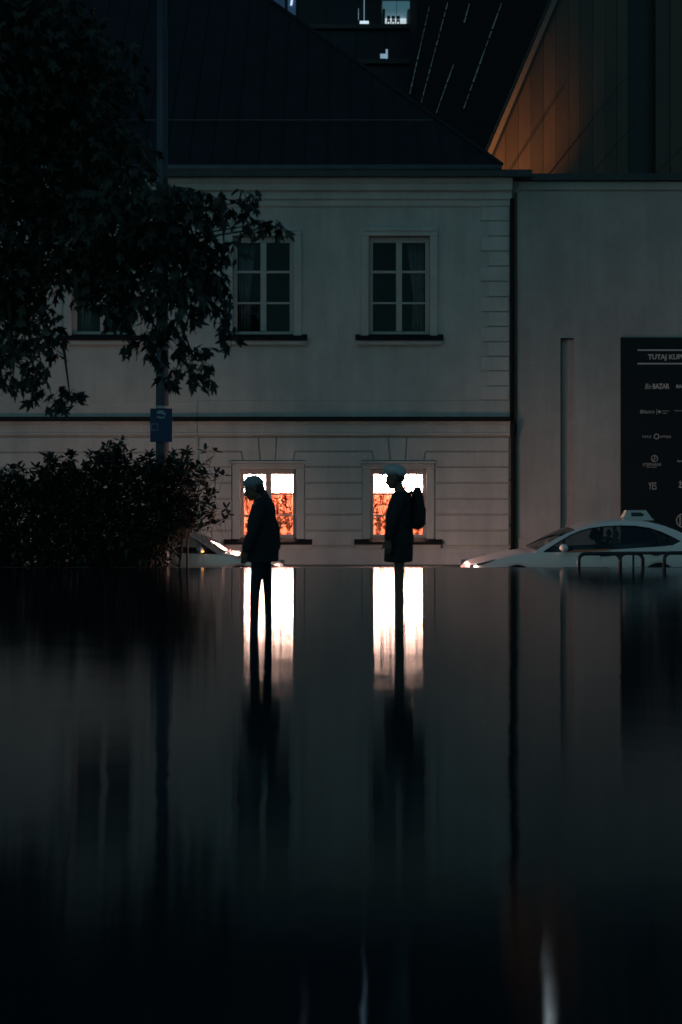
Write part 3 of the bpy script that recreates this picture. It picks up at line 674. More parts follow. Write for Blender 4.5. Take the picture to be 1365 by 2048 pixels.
for p, edge in rosettes:
    axis = Vector((rnd.uniform(-.6, .7), rnd.uniform(-.9, .3), rnd.uniform(.3, 1))).normalized()
    side = axis.orthogonal().normalized()
    stems.tube([p - axis * .22 + Vector((0, .04, -.06)), p], [.005, .003], 4, False)
    for k in range(rnd.randint(5, 8)):
        a = k * 2.4 + rnd.random(); d = (axis * rnd.uniform(.15, .8) + (Matrix.Rotation(a, 3, axis) @ side)).normalized()
        X = leaf_xf(p + d * .01, d, rnd.uniform(-.5, .5), rnd.uniform(.10, .175))
        singles.append((p.y - (1.0 if edge else 0), X))
singles.sort(key=lambda t: t[0])
for i, (_, X) in enumerate(singles):
    if i < 300:
        o = bpy.data.objects.new('leaf', HL); COL.objects.link(o); o.parent = hedge
        o.matrix_basis = Matrix.Translation(-hedge.location) @ X
    else: bulk.add([X @ c for c in hv], hf)
o = under(bulk.build('foliage', M['hedge']), hedge); o['kind'] = 'stuff'
# main stems reach from the soil into the foliage
for k in range(26):
    x = -150 + k * 21; b0 = P(x, 1000, 26.75); b0.z = WALK + .05
    stems.tube([b0, b0 + Vector((rnd.uniform(-.2, .2), rnd.uniform(-.1, .1), .9)), b0 + Vector((rnd.uniform(-.5, .5), rnd.uniform(-.2, .2), 1.9 + (0 if x < 380 else -.2)))], [.03, .02, .006], 6)
under(stems.build('stems', M['bark']), hedge)
bed = MB().box(P(-200, 0, 26.75).x, P(400, 0, 26.75).x, 26.2, 27.15, WALK, WALK + .10).build('planting_bed', M['soil'], kind='structure')

# ---------------------------------------------------------------- broad-leaved tree at the left
YTR = 17.0
tb0 = P(-190, 0, YTR); tb0.z = 0
tree = empty('maple_tree', tb0, 'dark tree with lobed leaves hanging into the left of the picture', 'tree')
blobs = [(40, 60, 170, 140, 9), (150, 170, 150, 130, 9), (60, 280, 160, 150, 9), (200, 330, 120, 100, 9), (110, 430, 150, 120, 9), (255, 430, 140, 90, 9), (345, 440, 95, 75, 7), (430, 420, 55, 42, 6), (495, 402, 34, 30, 5), (505, 450, 40, 26, 5), (552, 452, 26, 20, 4),
         (300, 520, 130, 80, 8), (400, 520, 66, 56, 6), (450, 500, 34, 26, 4), (345, 600, 85, 66, 7), (420, 590, 50, 54, 5), (450, 632, 26, 40, 4), (462, 675, 16, 20, 2), (250, 610, 56, 60, 6), (330, 680, 50, 46, 6), (390, 720, 44, 42, 5), (405, 762, 28, 22, 3), (340, 745, 28, 34, 3), (262, 690, 18, 28, 2),
         (190, 560, 70, 60, 7), (60, 540, 120, 66, 9), (20, 620, 70, 66, 7), (85, 640, 46, 50, 5), (110, 690, 24, 34, 3), (30, 720, 70, 60, 6), (75, 770, 44, 32, 4), (140, 790, 40, 22, 4), (110, 810, 30, 18, 2), (-80, 300, 160, 300, 8), (-60, 640, 110, 140, 6), (20, -60, 180, 90, 5)]
def maple_leaf():
    pts = [(0, 0)]
    lob = [(-100, .45, .14), (-52, .72, .17), (0, 1.0, .18), (52, .72, .17), (100, .45, .14)]
    out = [(0.02, 0.0)]
    for i in range(len(lob) - 1, -1, -1):
        a, r_, wd = lob[i]
        for da, rr in ((16, r_ * .62), (7, r_ * .80), (0, r_), (-7, r_ * .80), (-16, r_ * .62)):
            out.append((math.sin(R(a + da)) * rr * .62, .30 + math.cos(R(a + da)) * rr * .70))
        if i: am = (lob[i][0] + lob[i - 1][0]) / 2; out.append((math.sin(R(am)) * .27, .30 + math.cos(R(am)) * .27))
    out.append((-.02, 0.0))
    v = [(x, y, -.25 * (y - .3) ** 2 - .25 * abs(x) ** 1.5) for x, y in out] + [(0, .30, .02)]
    n_ = len(out); f = [(i, (i + 1) % n_, n_) for i in range(n_)]
    return MB().add(v, f)
ML = maple_leaf().mesh('lobed_leaf'); ML.materials.append(M['maple'])
mv = [v.co.copy() for v in ML.vertices]; mf = [tuple(p.vertices) for p in ML.polygons]
trng = random.Random(5); leaves = []; twigs = MB(); limbs = MB()
sc = FPX / YTR
for (bx, by, rx, ry, dens) in blobs:
    c = P(bx, by, YTR + trng.uniform(-.7, .7)); cnt = int(dens * rx * ry / 250) + 6
    dep = min(1.0, .5 * (rx + ry) / sc * .9)
    for k in range(cnt):
        while True:
            u = [trng.uniform(-1, 1) for _ in range(3)]
            if sum(a * a for a in u) < 1.0: break
        p = c + Vector((u[0] * rx / sc, u[1] * dep, -u[2] * ry / sc))
        d = Vector((trng.gauss(0, .55), trng.gauss(-.1, .45), -1 + trng.uniform(-.2, .9))).normalized()
        leaves.append((p.y + (2 if p.z > P(0, 330, YTR).z else 0) + (1.5 if p.x < P(0, 0, YTR).x else 0), leaf_xf(p, d, trng.uniform(-1.2, 1.2), trng.uniform(.13, .215))))
        if k % 3 == 0: twigs.tube([p, p.lerp(c, .5) + Vector((0, 0, .05)), c], [.003, .005, .008], 4, False)
leaves.sort(key=lambda t: t[0])
bulk = MB()
for i, (_, X) in enumerate(leaves):
    if i < 300:
        o = bpy.data.objects.new('leaf', ML); COL.objects.link(o); o.parent = tree; o.matrix_basis = Matrix.Translation(-tree.location) @ X
    else: bulk.add([X @ c for c in mv], mf)
o = under(bulk.build('crown', M['maple']), tree); o['kind'] = 'stuff'
under(twigs.build('twigs', M['bark']), tree)
top = tb0 + Vector((.35, .1, 7.5))
under(MB().tube([tb0 + Vector((0, 0, -.3)), tb0 + Vector((0, 0, .25)), tb0 + Vector((.05, 0, 2.2)), tb0 + Vector((.15, .05, 4.2)), top], [.30, .20, .17, .14, .09], 12).build('trunk', M['bark'], smooth=True), tree)
for (bx, by, rx, ry, dens) in blobs:
    if dens < 4 or bx < -50: continue
    e = P(bx, by, YTR); zst = max(2.4, min(6.8, e.z - .3 - .25 * abs(e.x - tb0.x)))
    s_ = tb0 + Vector((.1, .02, zst))
    if by > 480 and bx > 0:
        pb = min((k for k in blobs if k[1] < by - 25 and k[0] < bx + 30), key=lambda k: (k[0] - bx) ** 2 + (k[1] - by) ** 2); s_ = P(pb[0], pb[1], YTR)
    mid = s_.lerp(e, .5) + Vector((0, trng.uniform(-.2, .2), .35))
    under(MB().tube([s_, s_.lerp(mid, .6) + Vector((0, 0, .06)), mid, e], [.05, .034, .02, .007], 7).build('limb', M['bark'], smooth=True), tree)

# ---------------------------------------------------------------- lamp post with a small blue sign
YPO = 27.32
def pp(x, y): return P(x, y, YPO)
post = empty('lamp_post', Vector((pp(325, 0).x, YPO, WALK)), 'slim dark lamp post rising behind the shrub and the tree leaves', 'lamp post')
M['post'] = mat('post_paint', (0.035, 0.042, 0.058), 0.5, var=.2, scale=3)
X0 = pp(325, 0).x
under(MB().tube([(X0, YPO, WALK), (X0, YPO, WALK + .9), (X0, YPO, WALK + .95), (X0, YPO, pp(0, 330).z), (X0, YPO, pp(0, -60).z)], [.14, .14, .128, .108, .09], 16).build('pole', M['post'], smooth=True), post)
zt = pp(0, -60).z
under(MB().tube([(X0, YPO, zt - .02), (X0 + .3, YPO - .1, zt + .7), (X0 + 1.2, YPO - .5, zt + 1.0)], [.075, .055, .045], 10).build('arm', M['post'], smooth=True), post)
under(MB().ball((X0 + 1.55, YPO - .65, zt + 1.0), (.42, .16, .09), seg=16, rg=8).build('lamp_head', M['post'], smooth=True), post)
under(MB().tube([(X0, YPO, pp(0, 815).z - .02), (X0, YPO, pp(0, 815).z + .03)], .127, 16).build('sign_strap', mat('strap', (.3, .3, .3), .4, metal=.8)), post)
ys_ = YPO - .15
sg = empty('blue_notice', (X0, ys_, pp(0, 883).z), 'small blue notice plate strapped to the lamp post', 'sign')
def qp(x, y): return P(x, y, ys_)
a, b_ = qp(301, 884), qp(345, 817)
under(MB().bbox(a.x, b_.x, ys_ - .008, ys_ + .012, a.z, b_.z, .004).build('plate', mat('blue_plate', (.008, .035, .10), .45, var=.15, scale=6)), sg)
wp = mat('notice_white', (.33, .38, .42), .6)
m = MB(); pts = [(313, 824), (318, 821), (326, 821), (331, 826), (332, 831), (327, 829), (323, 827), (319, 828), (316, 827)]
m.prism([(qp(x, 0).x, qp(0, y).z) for x, y in pts], ys_ - .013, ys_ - .005); under(m.build('emblem', wp), sg)
m = MB(); pts = [(314, 832), (322, 834), (331, 833), (330, 836), (321, 837), (315, 835)]
m.prism([(qp(x, 0).x, qp(0, y).z) for x, y in pts], ys_ - .013, ys_ - .005); under(m.build('emblem', wp), sg)
for x0, x1, y0, y1 in ((303.5, 316.5, 847.5, 848.4), (303.5, 316.5, 859.6, 860.5), (303.5, 304.4, 848.4, 859.6), (315.6, 316.5, 848.4, 859.6)):
    a, b_ = qp(x0, y1), qp(x1, y0); under(MB().box(a.x, b_.x, ys_ - .011, ys_ - .005, a.z, b_.z).build('printed_frame', wp), sg)

# ---------------------------------------------------------------- bicycle stands beyond the pool edge
def stand(x0, x1, Y, ytop, lab):
    a, b_ = P(x0, ytop, Y), P(x1, ytop, Y); r_ = .12; pts = [(a.x, Y, WALK)]
    for k in range(6): t = k / 5 * math.pi / 2; pts.append((a.x + r_ - r_ * math.cos(t), Y, a.z - r_ + r_ * math.sin(t)))
    for k in range(6): t = k / 5 * math.pi / 2; pts.append((b_.x - r_ + r_ * math.sin(t), Y, b_.z - r_ + r_ * math.cos(t)))
    pts.append((b_.x, Y, WALK))
    s = empty('bicycle_stand', ((a.x + b_.x) / 2, Y, WALK), lab, 'bike stand', 'bicycle stands along the pool edge')
    under(MB().tube(pts, .034, 10).build('hoop', M['steel'], smooth=True), s)
    for q in (a, b_): under(MB().tube([(q.x, Y, WALK), (q.x, Y, WALK + .012)], .075, 12).build('foot_plate', M['steel']), s)
stand(1158, 1241, 26.45, 1107.5, 'leftmost black tube bicycle stand before the white taxi')
stand(1240, 1286, 26.62, 1106.5, 'narrow black tube bicycle stand, second from the left before the taxi')
stand(1329, 1420, 26.45, 1106.0, 'rightmost black tube bicycle stand cut by the picture edge')
p0, p1 = P(1200, 1106.5, 26.53), P(1480, 1105, 26.53)
rl = empty('stand_rail', ((p0.x + p1.x) / 2, 26.53, WALK), 'long thin top rail tying the bicycle stands together', 'rail')
under(MB().tube([p0, p1], .028, 8).build('bar', M['steel'], smooth=True), rl)
for t in (.24, .95): q = p0.lerp(p1, t); under(MB().tube([q, (q.x, q.y, WALK)], .02, 8).build('post', M['steel'], smooth=True), rl)

# ---------------------------------------------------------------- cars
M['car_white'] = mat('car_paint_white', (0.90, 0.76, 0.71), 0.28, coat=0.6, var=.03, scale=3)  # white paint tinted pinkish to stand in for warm light on the taxi
M['car_silver'] = mat('car_paint_silver', (0.50, 0.50, 0.50), 0.25, metal=.5, coat=0.6)
M['car_glass'] = glass('car_glass', (0.42, 0.50, 0.52), 1.0)
M['tyre'] = mat('tyre', (0.015, 0.015, 0.015), 0.9, bump=.2)
M['rim'] = mat('rim', (0.45, 0.45, 0.47), 0.3, metal=.9)
M['seat'] = mat('seat_cloth', (0.02, 0.02, 0.022), 0.9)
M['drl'] = mat('headlight_lit', (.9, .9, .9), .2, emit=(1.0, .93, .88), es=14)
M['amber'] = mat('indicator_amber', (.9, .4, .05), .3, emit=(1.0, .36, .04), es=5)
M['lens'] = mat('lamp_lens_dark', (.05, .05, .055), .15)
M['orange'] = mat('orange_stripe', (0.62, 0.13, 0.015), 0.35, coat=.4)
M['plate'] = mat('number_plate', (.6, .6, .58), .5)
ROOF = [(1.24, .875), (1.43, .985), (1.62, 1.09), (1.81, 1.18), (2.0, 1.255), (2.24, 1.33), (2.48, 1.385), (2.72, 1.42), (2.95, 1.435), (3.2, 1.43), (3.5, 1.39), (3.72, 1.335), (3.9, 1.265), (4.14, 1.165), (4.36, 1.075)]
DLO = [(1.38, .845), (1.62, .995), (1.9, 1.155), (2.1, 1.235), (2.29, 1.285), (2.6, 1.325), (2.86, 1.335), (3.15, 1.33), (3.43, 1.29), (3.65, 1.215), (3.84, 1.125), (4.0, 1.045), (3.86, .985), (3.52, .945), (3.0, .915), (2.57, .89), (2.1, .868), (1.71, .85)]
def interp(t, x):
    if x <= t[0][0]: return t[0][1]
    for (a, va), (b_, vb) in zip(t, t[1:]):
        if x <= b_: return va + (vb - va) * (x - a) / (b_ - a)
    return t[-1][1]
TOP = [(-.10, .50), (-.06, .56), (0, .60), (.10, .645), (.29, .70), (.67, .775), (1.0, .835), (1.24, .875)]
DECK = [(4.30, 1.075), (4.45, 1.05), (4.56, 1.02), (4.60, .98)]
SHO = [(-.10, .47), (0, .55), (.10, .60), (.29, .655), (.67, .735), (1.24, .825), (1.4, .835), (2.57, .875), (3.52, .93), (4.0, .965), (4.36, .98), (4.60, .93)]
HW = [(-.10, .50), (-.06, .62), (0, .70), (.12, .78), (.3, .84), (.7, .88), (1.5, .89), (3.2, .89), (4.0, .87), (4.3, .84), (4.5, .78), (4.60, .66)]
def gy(z): return .845 - (z - .86) * .36
def car(origin, flip, paint, label, group, nm):
    c = empty('parked_car' if nm == 'parked' else 'taxi_car', origin, label, 'car', group, rz=math.pi if flip else 0)
    def part(m, name, mt, sm=False, par=None, ang=None):
        o = m.build(name, mt, par or c)
        if sm: auto_smooth(o, ang or 40)
        return o
    # lower body
    st = [-.10, -.06, 0, .06, .12, .2, .3, .38] + [.45 + .05 * i for i in range(17)] + [1.3, 1.38, 1.5, 1.7, 1.9, 2.1, 2.4, 2.7, 3.0, 3.15] + [3.2 + .05 * i for i in range(16)] + [4.0, 4.1, 4.2, 4.3, 4.36, 4.45, 4.56, 4.60]
    rings = []
    for x in st:
        hw = interp(HW, x); sh = interp(SHO, x)
        zb = .20
        for wx in (.88, 3.58):
            if abs(x - wx) < .345: zb = max(zb, (.225 if wx < 1 else .265) + math.sqrt(max(0, .345 ** 2 - (x - wx) ** 2)))
        zb = min(zb, sh - .12)
        if x <= 1.24: zt = interp(TOP, x); top = [(hw * .93, sh + .015), (hw * .78, zt - .02), (hw * .4, zt + .002), (0, zt + .012)]
        elif x < 4.30: top = [(hw * .94, sh + .012), (hw * .90, sh - .02), (hw * .88, .55), (0, .55)] if 1.34 < x < 4.22 else [(hw * .93, sh + .02), (hw * .8, sh + .05), (hw * .4, sh + .06), (0, sh + .06)]
        else: zt = interp(DECK, x); top = [(hw * .95, sh + .03), (hw * .82, zt - .012), (hw * .4, zt), (0, zt)]
        half = [(hw * .86, zb), (hw * .985, zb + .03), (hw, max(zb + .06, .46)), (hw, max(zb + .08, .62)), (hw * .975, sh)] + top
        prof = half + [(-y, z) for y, z in reversed(half[:-1])]
        rings.append([(x, y, z) for y, z in prof])
    body = part(MB().loft(rings), 'body', paint, True)
    # side frames with the glazed opening, roof, screens
    cx_, cz_ = 2.72, 1.06
    outer = ROOF + [(4.40, .985), (3.5, .925), (2.6, .87), (1.6, .835), (1.20, .82)]
    def ray(poly, a):
        d = (math.cos(a), math.sin(a)); best = None
        for i in range(len(poly)):
            (x0, z0), (x1, z1) = poly[i], poly[(i + 1) % len(poly)]
            ex, ez = x1 - x0, z1 - z0; den = d[0] * ez - d[1] * ex
            if abs(den) < 1e-9: continue
            t = ((x0 - cx_) * ez - (z0 - cz_) * ex) / den; u = ((x0 - cx_) * d[1] - (z0 - cz_) * d[0]) / den
            if t > 0 and -1e-6 <= u <= 1 + 1e-6 and (best is None or t > best): best = t
        return (cx_ + d[0] * best, cz_ + d[1] * best)
    angs = sorted({round(math.atan2(z - cz_, x - cx_), 5) for x, z in outer + DLO} | {round(-math.pi + i * math.pi / 40, 5) for i in range(80)})
    for s in (-1, 1):
        m = MB(); o1 = [ray(outer, a) for a in angs]; i1 = [ray(DLO, a) for a in angs]
        f = lambda q, e: (q[0], s * (gy(q[1]) + e), q[1])
        m.loft([[f(q, -.06) for q in o1], [f(q, 0) for q in o1], [f(q, .004) for q in i1], [f(q, -.04) for q in i1]], False)
        part(m, 'side_frame', paint, True)
        g = MB(); n_ = len(DLO); g.add([(x, s * (gy(z) - .018), z) for x, z in DLO], [tuple(range(n_))]); part(g, 'side_window', M['car_glass'])
        # black seal and door pillar
        rg = MB(); pts = [(x, s * (gy(z) + .004), z) for x, z in DLO]; rg.tube(pts + pts[:1], .012, 5, False); part(rg, 'window_seal', M['black'])
        pl_ = MB().add([(2.70, s * (gy(.89) - .01), .885), (2.80, s * (gy(.89) - .01), .89), (2.80, s * (gy(1.33) - .012), 1.335), (2.73, s * (gy(1.33) - .012), 1.335)], [(0, 1, 2, 3)]); part(pl_, 'door_pillar', M['black'])
        pl_ = MB().add([(3.60, s * (gy(.95) - .01), .95), (3.64, s * (gy(.95) - .01), .955), (3.60, s * (gy(1.24) - .012), 1.235), (3.56, s * (gy(1.24) - .012), 1.25)], [(0, 1, 2, 3)]); part(pl_, 'door_pillar', M['black'])
        mr = MB().ball((1.74, s * 1.0, .93), (.085, .10, .075), seg=14, rg=9); o = part(mr, 'door_mirror', paint, True)
        part(MB().tube([(1.74, s * .83, .87), (1.74, s * .93, .90)], .022, 6), 'mirror_arm', M['black'], par=o)
        if nm == 'parked': part(MB().box(1.655, 1.70, min(s * .96, s * 1.09), max(s * .96, s * 1.09), .895, .915), 'indicator', M['amber'], par=o)
        for hx_ in (2.45, 3.42): part(MB().tube([(hx_, s * .892, .775 + (hx_ - 2.45) * .04), (hx_ + .1, s * .905, .78), (hx_ + .21, s * .892, .785 + (hx_ - 2.45) * .04)], .013, 6), 'door_handle', paint if nm == 'parked' else M['black'])
        # headlight: dark lens wrapping the corner, lit lamp inside
        hl = MB().add([(.00, s * .70, .575), (.09, s * .785, .60), (.27, s * .862, .648), (.47, s * .884, .70), (.46, s * .886, .685), (.25, s * .858, .60), (.08, s * .775, .545), (-.01, s * .69, .53)], [(0, 1, 6, 7), (1, 2, 5, 6), (2, 3, 4, 5)])
        hl.v = [(x - .012, y + s * .012, z + .008) for x, y, z in hl.v]; h_ = part(hl, 'headlight', M['lens'])
        if nm == 'parked': part(MB().ball((.085, s * .795, .572), (.04, .022, .013), seg=10, rg=6), 'lamp', M['lens'], par=h_)
        else: part(MB().ball((.085, s * .795, .572), (.04, .022, .013), Euler((0, -.25, 0)), seg=10, rg=6), 'lamp', M['drl'], par=h_)
        if True:
            sp_ = bpy.data.lights.new('headlight_fill', 'SPOT'); sp_.energy = HEAD * (1.0 if nm == 'taxi' else .8); sp_.color = (1.0, .56, .46); sp_.spot_size = R(165); sp_.spot_blend = 1.0; sp_.shadow_soft_size = .06  # wide pink cone shaped to warm the facade; added on the unlit parked car
            so_ = bpy.data.objects.new('headlight_fill', sp_); COL.objects.link(so_); so_.parent = h_; so_.location = (-.20, s * .68, .57); so_.rotation_euler = Vector((-1, 0, -.42)).to_track_quat('-Z', 'Y').to_euler()
        tl = MB().add([(4.59, s * .66, .90), (4.45, s * .80, .93), (4.30, s * .845, .945), (4.30, s * .85, .86), (4.46, s * .805, .82), (4.60, s * .67, .79)], [(0, 1, 4, 5), (1, 2, 3, 4)])
        tl.v = [(x + .01, y + s * .014, z) for x, y, z in tl.v]; part(tl, 'tail_light', mat('tail_lens', (.25, .01, .01), .2))
        for wx in (.88, 3.58):
            y0, y1 = (s * .66, s * .865)
            W = MB(); rr = [(.20, y0), (.30, y0), (.318, y0 + s * .02), (.318, y1 - s * .02), (.30, y1), (.205, y1)]
            W.loft([[(wx + r_ * math.cos(k * math.pi / 14), yy, .318 + r_ * math.sin(k * math.pi / 14)) for k in range(28)] for r_, yy in rr], False)
            wo = part(W, 'wheel', M['tyre'], True)
            W = MB(); W.loft([[(wx + r_ * math.cos(k * math.pi / 10), yy, .318 + r_ * math.sin(k * math.pi / 10)) for k in range(20)] for r_, yy in [(.21, y1 - s * .01), (.19, y1 - s * .04), (.05, y1 - s * .02), (.001, y1 - s * .015)]], False); part(W, 'rim', M['rim'], par=wo)
    # roof panel and screens between the side frames
    def sheet(xs_, name, mt, drop):
        rg_ = []
        for x, z in xs_:
            e = gy(z) - .002; rg_.append([(x - .05 * (1 - (k / 4) ** 2) * drop, e * k / 4, z + .022 * (1 - (k / 4) ** 2)) for k in range(-4, 5)])
        o = part(MB().loft(rg_, False, False), name, mt, True); return o
    part_roof = sheet([q for q in ROOF if 2.0 <= q[0] <= 3.72], 'roof', paint, 0)
    fn = MB().add([(3.30, -.02, 1.44), (3.30, .02, 1.44), (3.52, .02, 1.415), (3.52, -.02, 1.415), (3.46, 0, 1.495), (3.51, 0, 1.49)], [(0, 1, 4), (1, 2, 5, 4), (0, 4, 5, 3), (3, 5, 2)]); part(fn, 'aerial_fin', paint, par=part_roof)
    sheet([q for q in ROOF if q[0] <= 2.0], 'windscreen', M['car_glass'], 1)
    sheet([q for q in ROOF if q[0] >= 3.72], 'rear_window', M['car_glass'], -.6)
    part(MB().box(1.22, 1.62, -.72, .72, .66, .855), 'dashboard', M['seat'])
    for sx_, name in ((2.25, 'front_seat'), (3.25, 'rear_seat')):
        for y in (-.38, .38):
            sm = MB(); sm.bbox(sx_ - .05, sx_ + .45, y - .24, y + .24, .45, .62, .02)
            sm.add([(sx_ + .36, y - .23, .60), (sx_ + .48, y - .23, .60), (sx_ + .62, y - .2, 1.08), (sx_ + .53, y - .2, 1.08), (sx_ + .36, y + .23, .60), (sx_ + .48, y + .23, .60), (sx_ + .62, y + .2, 1.08), (sx_ + .53, y + .2, 1.08)], [(0, 1, 2, 3), (4, 7, 6, 5), (0, 4, 5, 1), (1, 5, 6, 2), (2, 6, 7, 3), (3, 7, 4, 0)])
            so2 = part(sm, name, M['seat']); part(MB().ball((sx_ + .60, y, 1.16), (.05, .12, .075), seg=10, rg=6), 'headrest', M['seat'], par=so2)
    part(MB().tube([(1.80 + .05 * math.cos(t * .524), -.36 + .18 * math.sin(t * .524), .87 + .17 * math.cos(t * .524)) for t in range(13)], .014, 6, False), 'steering_wheel', M['black'])
    part(MB().box(-.112, -.10, -.26, .26, .36, .47), 'number_plate', M['plate'])
    return c
HEAD = 620.0
yc = 27.62 + .89
taxi = car((P(930, 0, 27.62).x + .13, yc, ROAD), False, M['car_white'], 'white taxi sedan with an orange side stripe and roof sign', 'cars passing the house', 'taxi')
def tp(m, name, mt, par=None): return m.build(name, mt, par or taxi)
stp = MB(); pts = [(1.78, .835), (2.62, .875), (2.66, .905), (1.98, .885)]
stp.add([(x, -.905 + (z - .83) * .25, z) for x, z in pts] + [(x, -.86, z) for x, z in pts], [(0, 1, 2, 3), (0, 4, 5, 1), (1, 5, 6, 2), (2, 6, 7, 3), (3, 7, 4, 0)]); tp(stp, 'orange_stripe', M['orange'])
sgn = MB(); lo = [(3.03, -.20), (3.62, -.20), (3.62, .20), (3.03, .20)]; hi = [(3.10, -.10), (3.50, -.10), (3.50, .10), (3.10, .10)]
sgn.loft([[(x, y, 1.425) for x, y in lo], [(x, y, 1.448) for x, y in lo], [(x * .96 + .12, y * .85, 1.462) for x, y in lo], [(x, y, 1.605) for x, y in hi], [(x * .98 + .066, y * .6, 1.62) for x, y in hi]])
ts = tp(sgn, 'roof_sign', mat('sign_plastic', (.62, .56, .50), .4)); auto_smooth(ts, 30)
for x0, x1, z in ((3.19, 3.40, 1.555), (3.19, 3.44, 1.53), (3.19, 3.42, 1.505)):
    yy = -.175 + (z - 1.462) * .49; tp(MB().add([(x0, yy - .006, z), (x1, yy - .006, z), (x1, yy + .002, z + .022), (x0, yy + .002, z + .022)], [(0, 1, 2, 3)]), 'printed_line', M['black'], ts)
tp(MB().box(3.06, 3.60, -.16, .16, 1.40, 1.43), 'sign_base', M['black'], ts)
# the second car comes the other way on the far lane and is cut by the shrub
y2 = 28.3 + .89
parked = car((P(549, 0, 28.3).x + 0.06, y2, ROAD), True, M['car_silver'], 'silver car half hidden by the shrub with its amber mirror light on', 'cars passing the house', 'parked')
parked.scale = (.86, 1, .91)

# ---------------------------------------------------------------- people
M['coat'] = mat('coat_wool', (0.010, 0.013, 0.018), 0.9, var=.3, scale=20, bump=.4, bscale=90)
M['jacket'] = mat('jacket', (0.010, 0.012, 0.015), 0.85, var=.3, scale=15, bump=.3, bscale=70)
M['shorts'] = mat('shorts_cloth', (0.008, 0.009, 0.011), 0.9, var=.3, scale=20)
M['trousers'] = mat('trouser_cloth', (0.010, 0.014, 0.024), 0.9, var=.3, scale=20)
M['skin'] = mat('skin', (0.12, 0.065, 0.045), 0.6)
M['hair'] = mat('hair', (0.03, 0.018, 0.012), 0.7, bump=.5, bscale=120)
M['helmet'] = mat('helmet_shell', (0.42, 0.42, 0.43), 0.4)
M['cap'] = mat('cap_cloth', (0.20, 0.24, 0.25), 0.8, bump=.3, bscale=90)
M['pack'] = mat('backpack_cloth', (0.009, 0.010, 0.012), 0.85, var=.3, scale=20, bump=.4, bscale=60)
M['shoe'] = mat('shoe', (0.02, 0.02, 0.02), 0.6)
def hand(m, w_, dirn, size=1.0, side=1):
    """palm with four fingers and a thumb, slightly curled; dirn = direction of the fingers"""
    w_ = Vector(w_); d = Vector(dirn).normalized(); ax = Vector((1, 0, 0)); s_ = d.cross(Vector((0, 1, 0))).normalized(); nrm = Vector((0, 1, 0)) * side
    pc = w_ + d * .05 * size
    for k in (-1, 0, 1): m.cap(w_ + s_ * k * .015 * size, pc + s_ * k * .024 * size + d * .03 * size, .016 * size, .015 * size, 8)
    for k, L_ in zip((-1.5, -.5, .5, 1.5), (.068, .080, .076, .060)):
        b0 = pc + d * .035 * size + s_ * k * .019 * size; b1 = b0 + d * L_ * .5 * size + nrm * .008 * size; b2 = b1 + d * L_ * .45 * size + nrm * .022 * size
        m.cap(b0, b1, .0095 * size, .0088 * size, 8); m.cap(b1, b2, .0088 * size, .0075 * size, 8)
    t0 = w_ + d * .025 * size - s_ * .025 * size; t1 = t0 + d * .04 * size - s_ * .03 * size + nrm * .01; t2 = t1 + d * .035 * size - s_ * .006 * size + nrm * .008
    m.cap(t0, t1, .014 * size, .0105 * size, 8); m.cap(t1, t2, .0105 * size, .0085 * size, 8)
def head(m, c, tilt, k=1.0):
    """skull, jaw, nose, lips, brow and ears facing -x; tilt = forward pitch"""
    c = Vector(c); Rt = Matrix.Rotation(-tilt, 3, 'Y')
    def q(x, y, z): return c + Rt @ Vector((x * k, y * k, z * k))
    E = Rt.to_euler()
    m.ball(q(.012, 0, .03), (.098 * k, .076 * k, .092 * k), E); m.ball(q(-.028, 0, -.035), (.062 * k, .060 * k, .080 * k), E)
    m.ball(q(-.058, 0, -.092), (.026 * k, .028 * k, .022 * k), E); m.cap(q(.02, .045, -.06), q(-.055, .018, -.095), .022 * k, .018 * k, 8); m.cap(q(.02, -.045, -.06), q(-.055, -.018, -.095), .022 * k, .018 * k, 8)
    m.cap(q(-.085, 0, .005), q(-.108, 0, -.036), .009 * k, .014 * k, 8); m.ball(q(-.098, .012, -.040), .009 * k); m.ball(q(-.098, -.012, -.040), .009 * k)
    m.cap(q(-.078, -.02, -.066), q(-.078, .02, -.066), .009 * k, .009 * k, 8); m.cap(q(-.088, 0, -.062), q(-.086, 0, -.072), .009 * k, .008 * k, 8)
    m.cap(q(-.080, -.035, .018), q(-.080, .035, .018), .011 * k, .011 * k, 8)
    for s in (-1, 1):
        m.ball(q(.012, s * .078, -.012), (.018 * k, .010 * k, .032 * k), E); m.ball(q(-.070, s * .030, .0), (.012 * k, .014 * k, .010 * k), E)
    return q, E
def foot(m, a, d):
    a = Vector(a); d = Vector(d); m.cap(a + Vector((.05, 0, -.045)), a + d * .10 + Vector((0, 0, -.05)), .040, .042, 10); m.cap(a + d * .10 + Vector((0, 0, -.055)), a + d * .19 + Vector((0, 0, -.062)), .040, .030, 10); m.cap(a + Vector((0, 0, .02)), a + Vector((.01, 0, -.03)), .040, .042, 10)
def oval(c, rx, ry, n_=20, wob=0.0, ph=0.0):
    return [Vector((c[0] + rx * math.cos(2 * math.pi * k / n_) * (1 + wob * math.sin(5 * 2 * math.pi * k / n_ + ph)), c[1] + ry * math.sin(2 * math.pi * k / n_) * (1 + wob * math.cos(4 * 2 * math.pi * k / n_ + ph)), c[2])) for k in range(n_)]
SP = 186.0; YPE = FPX / SP
def person(x0, label):
    return empty('person', ((x0 - 682.5) / SP, YPE, 0), label, 'person')
def piece(me, name, m, par): return link(name, me, m, par)

